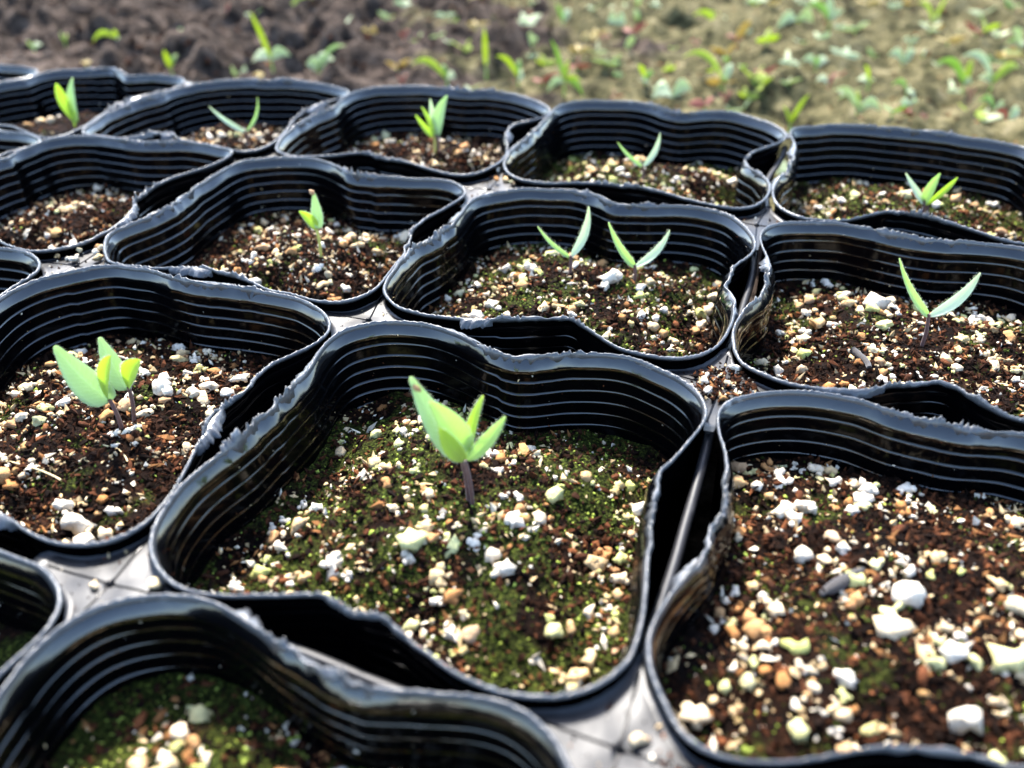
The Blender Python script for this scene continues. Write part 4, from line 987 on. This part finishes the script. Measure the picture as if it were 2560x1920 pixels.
for nm, d in SEEDLINGS.items():
    k, lab = SLAB[nm]
    b0 = d['stems'][0][0]
    root = bpy.data.objects.new('seedling', None); COL.objects.link(root)
    root.location = Vector(b0) * MM
    tag(root, lab, 'seedling', 'seedlings in the pots')
    org = np.array(b0)
    far = k[1] == 2
    for a, b in d['stems']:
        a = np.array(a); zs_ = sz_at(k, a[0], a[1]); a2 = a.copy(); a2[2] = min(a[2], zs_)
        v, f = stem_mesh(a2 - org, np.array(b) - org, 0.44, 0.40)
        link('stem', mesh_np('stem', v, f), M_STEMY if nm in ('seedcoat', 'slim') else M_STEM, root)
    for q, (a, b, w, bd, kind) in enumerate(d['leaves']):
        a_ = np.array(a) - org; b_ = np.array(b) - org
        sgn = 1 if b_[0] > a_[0] else -1
        vee = nm in ('twina', 'twinb', 'tall', 'farv', 'lowv')
        L_ = np.linalg.norm(b_ - a_)
        if vee: w *= 0.70
        else: w *= 0.86
        me = leaf_mesh('leaf', a_, b_, w * 1.02, L_ * ((0.13 if b_[0] > a_[0] else 0.06) if vee else (-0.06 if q % 2 else 0.03)), roll=(0.45 if vee else 0.28) * sgn, cup=0.42, arch=0.05 * w, shape=1.65 if (nm in ('round', 'broad', 'corner') and kind == 2) else 1.0 + 0.12 * ((q * 37) % 5 - 2), pw=0.6 if kind == 2 else 0.68)
        lf = link('leaf', me, M_LEAF[kind], root)
        if k[1] < 2:
            co = np.zeros(len(me.vertices) * 3); me.vertices.foreach_get('co', co); co = co.reshape(-1, 3) / MM
            hr = np.random.default_rng(q + len(nm)); vv = []; ff = []
            for e in range(150):
                r0 = hr.integers(2, 20); cc = hr.choice([0, 8]); f_ = hr.random()
                p = co[r0 * 9 + cc] * (1 - f_) + co[min(r0 + 1, 20) * 9 + cc] * f_
                out = co[r0 * 9 + cc] - co[r0 * 9 + 4]; out = out / (np.linalg.norm(out) + 1e-6) + hr.normal(size=3) * 0.35
                s3 = np.cross(out, hr.normal(size=3)); s3 = s3 / np.linalg.norm(s3) * 0.025
                s4 = np.cross(s3, out); s4 = s4 / np.linalg.norm(s4) * 0.025
                o_ = len(vv); ln = 0.25 + 0.3 * hr.random()
                vv += [p + s3, p - s3, p + s4, p + out * ln]; ff += [(o_, o_ + 1, o_ + 3), (o_ + 1, o_ + 2, o_ + 3), (o_ + 2, o_, o_ + 3)]
            hb = link('leaf_hairs', mesh_np('leaf_hairs', np.array(vv), np.array(ff)), M_LEAF[3], lf); hb['kind'] = 'stuff'
        if nm == 'seedcoat' and q == 0:
            wv, ff = lump(301, 0.8, 0.4)
            link('seed_coat', mesh_np('seed_coat', wv * 0.75 + b_ + np.array([-0.35, -0.2, 0.0]), ff), M_COAT, lf)
        if nm == 'five' and q == 0:
            wv, ff = lump(305, 0.6, 0.4, 0.25)
            p = b_ + (a_ - b_) * 0.13 + np.array([0.334, -0.943, 0.3]) * 0.45
            link('brown_spot', mesh_np('brown_spot', wv[:, [0, 2, 1]] * np.array([1.05, 0.6, 1.3]) + p, ff), M_COAT, lf)

# ------------------------------------------------------------------ ground and weeds
GZ = -66.0
def gmoss(x, y):
    d = (x - (-206)) * (0.283) * 1.0 - 0
    line = -206 + (723 - y) * 0.40
    return 0.74 * smooth(-190, 130, x - line + 330 * fbm(x / 110, y / 110, 71, 4)) * smooth(300, 380, y + 0.35 * x)
def ground_z(x, y):
    ms = gmoss(x, y)
    cl = fbm(x / 48, y / 48, 61, 4); rid = np.abs(fbm(x / 30, y / 30, 66, 3))
    bare = 34 * fbm(x / 75, y / 75, 61, 3) + 34 * (np.abs(fbm(x / 42, y / 42, 66, 2)) - 0.2) * (0.4 + 1.2 * np.clip(fbm(x / 90, y / 90, 69, 2) + 0.4, 0, 1)) + 9.0 * fbm(x / 15, y / 15, 63, 3)
    mo = 20 * fbm(x / 55, y / 55, 64, 3) + 9.0 * fbm(x / 13, y / 13, 65, 3)
    far = smooth(235, 330, y + 0.35 * x)
    return GZ + 0.5 + (bare * (1 - ms) + mo * ms) * far
def axis(lo, hi, step, far):
    a = list(np.arange(lo, hi + 0.1, step)); d = step
    while a[-1] < far: d *= 1.35; a.append(a[-1] + d)
    d = step
    while a[0] > -far: d *= 1.35; a.insert(0, a[0] - d)
    return np.array(a)
gx_ = axis(-760, 380, 4.0, 60000); gy_ = axis(180, 960, 4.0, 60000)
X, Y = np.meshgrid(gx_, gy_)
fade = smooth(2500, 900, np.hypot(X, Y - 500))
Zg = GZ + 0.5 + (ground_z(X.ravel(), Y.ravel()).reshape(X.shape) - GZ - 0.5) * fade
gme = mesh_np('ground', np.c_[X.ravel(), Y.ravel(), Zg.ravel()], grid_faces(len(gy_), len(gx_)))
at = gme.attributes.new('moss', 'FLOAT', 'POINT')
at.data.foreach_set('value', gmoss(X.ravel(), Y.ravel()).astype(np.float32))
tag(link('ground', gme, M_GROUND), kind='structure')
# loose crumbs on the ground
n_ = 9000
xs = rng.uniform(-700, 320, n_); ys = rng.uniform(230, 930, n_)
ok = ys + 0.35 * xs > 215
xs, ys = xs[ok], ys[ok]; n_ = len(xs)
ms = gmoss(xs, ys)
sz = 0.6 + 2.6 * rng.random(n_) ** 3 * (1.25 - ms)
pi_ = np.where(rng.random(n_) < ms, rng.choice([1, 7, 7, 4, 4, 2], n_), rng.choice([0, 1, 1, 2, 1], n_))
gc = crumbs('ground_crumbs', xs, ys, ground_z(xs, ys) + sz * 0.2, sz, pi_, None, 77, 0.8)
tag(gc, 'loose crumbs and moss scraps strewn over the ground', 'soil', kind='stuff')

def make_weed(name, base, leaves, label, group, lowres=False):
    root = bpy.data.objects.new(name, None); COL.objects.link(root)
    gz = float(ground_z(np.array([base[0]]), np.array([base[1]]))[0])
    org = np.array([base[0], base[1], gz]); root.location = Vector(org) * MM
    tag(root, label, 'weed', group)
    hub = np.array([base[0], base[1], max(gz, base[2]) + 1.5])
    tz = max(l[0][2] for l in leaves)
    hub[2] = gz + max(1.5, 0.25 * (tz - gz))
    v, f = stem_mesh(np.zeros(3), hub - org, 0.7, 0.55, 0.2, 1.0)
    link('stem', mesh_np('stem', v, f), M_WEED[3 if leaves[-1][2] == 3 else 1], root)
    for tip, w, c in leaves:
        if c == 3: w *= 0.6
        b_ = np.array(tip) - org; a_ = hub - org
        d = b_ - a_; L_ = np.linalg.norm(d)
        flat = abs(d[2]) < 0.45 * L_
        me = leaf_mesh('leaf', a_, b_, w * 0.8 if not flat else w * 0.9, 0.0, roll=random.uniform(-0.5, 0.5), cup=0.2, arch=0, thick=0.5, nl=10, nw=4)
        # leaves arch upward along their length
        co = np.zeros(len(me.vertices) * 3, np.float32); me.vertices.foreach_get('co', co); co = co.reshape(-1, 3)
        h = np.clip(((co / MM - a_) @ d) / (L_ * L_), 0, 1)
        co[:, 2] += (0.22 * L_ * 4 * h * (1 - h) * (abs(d[0]) + abs(d[1])) / L_) * MM
        me.vertices.foreach_set('co', co.ravel()); me.update()
        link('leaf', me, M_WEED[c], root)
    return root
for base, leaves, lab in WEEDS:
    make_weed('weed_sprout', base, leaves, lab, 'weeds on the ground behind the tray')

# many more tiny weeds that nothing tells apart
PROTO = []
for q in range(8):
    c = [2, 1, 2, 3, 0, 2, 4, 2][q]
    lv = []
    nl_ = random.choice([2, 2, 3, 4]); a0 = random.uniform(0, 6.28); L_ = random.uniform(5, 9)
    for s_ in range(nl_):
        a = a0 + s_ * 2 * math.pi / nl_ + random.uniform(-0.3, 0.3)
        lv.append(((L_ * math.cos(a), L_ * math.sin(a), random.uniform(1, 7)), random.uniform(2.4, 4.8), c))
    PROTO.append(lv)
PMESH = []
for lv in PROTO:
    hub = np.array([0, 0, 2.0]); ms_ = []
    v, f = stem_mesh(np.zeros(3), hub, 0.5, 0.4, 0.1, 1.0)
    sm = mesh_np('stem', v, f); sm.materials.append(M_WEED[1])
    for tip, w, c in lv:
        me = leaf_mesh('leaf', hub, tip, w, 0, roll=0, cup=0.15, thick=0.4, nl=7, nw=4)
        me.materials.append(M_WEED[c]); ms_.append(me)
    PMESH.append((sm, ms_))
cnt = 0
while cnt < 130:
    x = rng.uniform(-650, 300); y = rng.uniform(330, 920)
    g = np.array([x, y, GZ])
    if y + 0.35 * x < 335 or not in_frame(g, 0.0): continue
    mo = float(gmoss(np.array([x]), np.array([y]))[0])
    if rng.random() > 0.12 + 0.88 * mo: continue
    pi2 = int(rng.integers(0, len(PMESH))); sm, ms_ = PMESH[pi2]
    cn = ['pale', 'green', 'pale', 'reddish', 'yellow green', 'pale', 'yellowish', 'pale'][pi2]
    root = bpy.data.objects.new('weed_seedling', None); COL.objects.link(root)
    root.location = Vector((x, y, float(ground_z(np.array([x]), np.array([y]))[0]))) * MM
    root.rotation_euler = (0, 0, rng.uniform(0, 6.28)); s_ = rng.uniform(0.6, 1.6); root.scale = (s_, s_, s_)
    tag(root, 'tiny blurred %s weed seedling low on the ground behind the tray' % cn, 'weed', 'tiny %s weed seedlings behind the tray' % cn)
    link('stem', sm, None, root)
    for me in ms_: link('leaf', me, None, root)
    cnt += 1
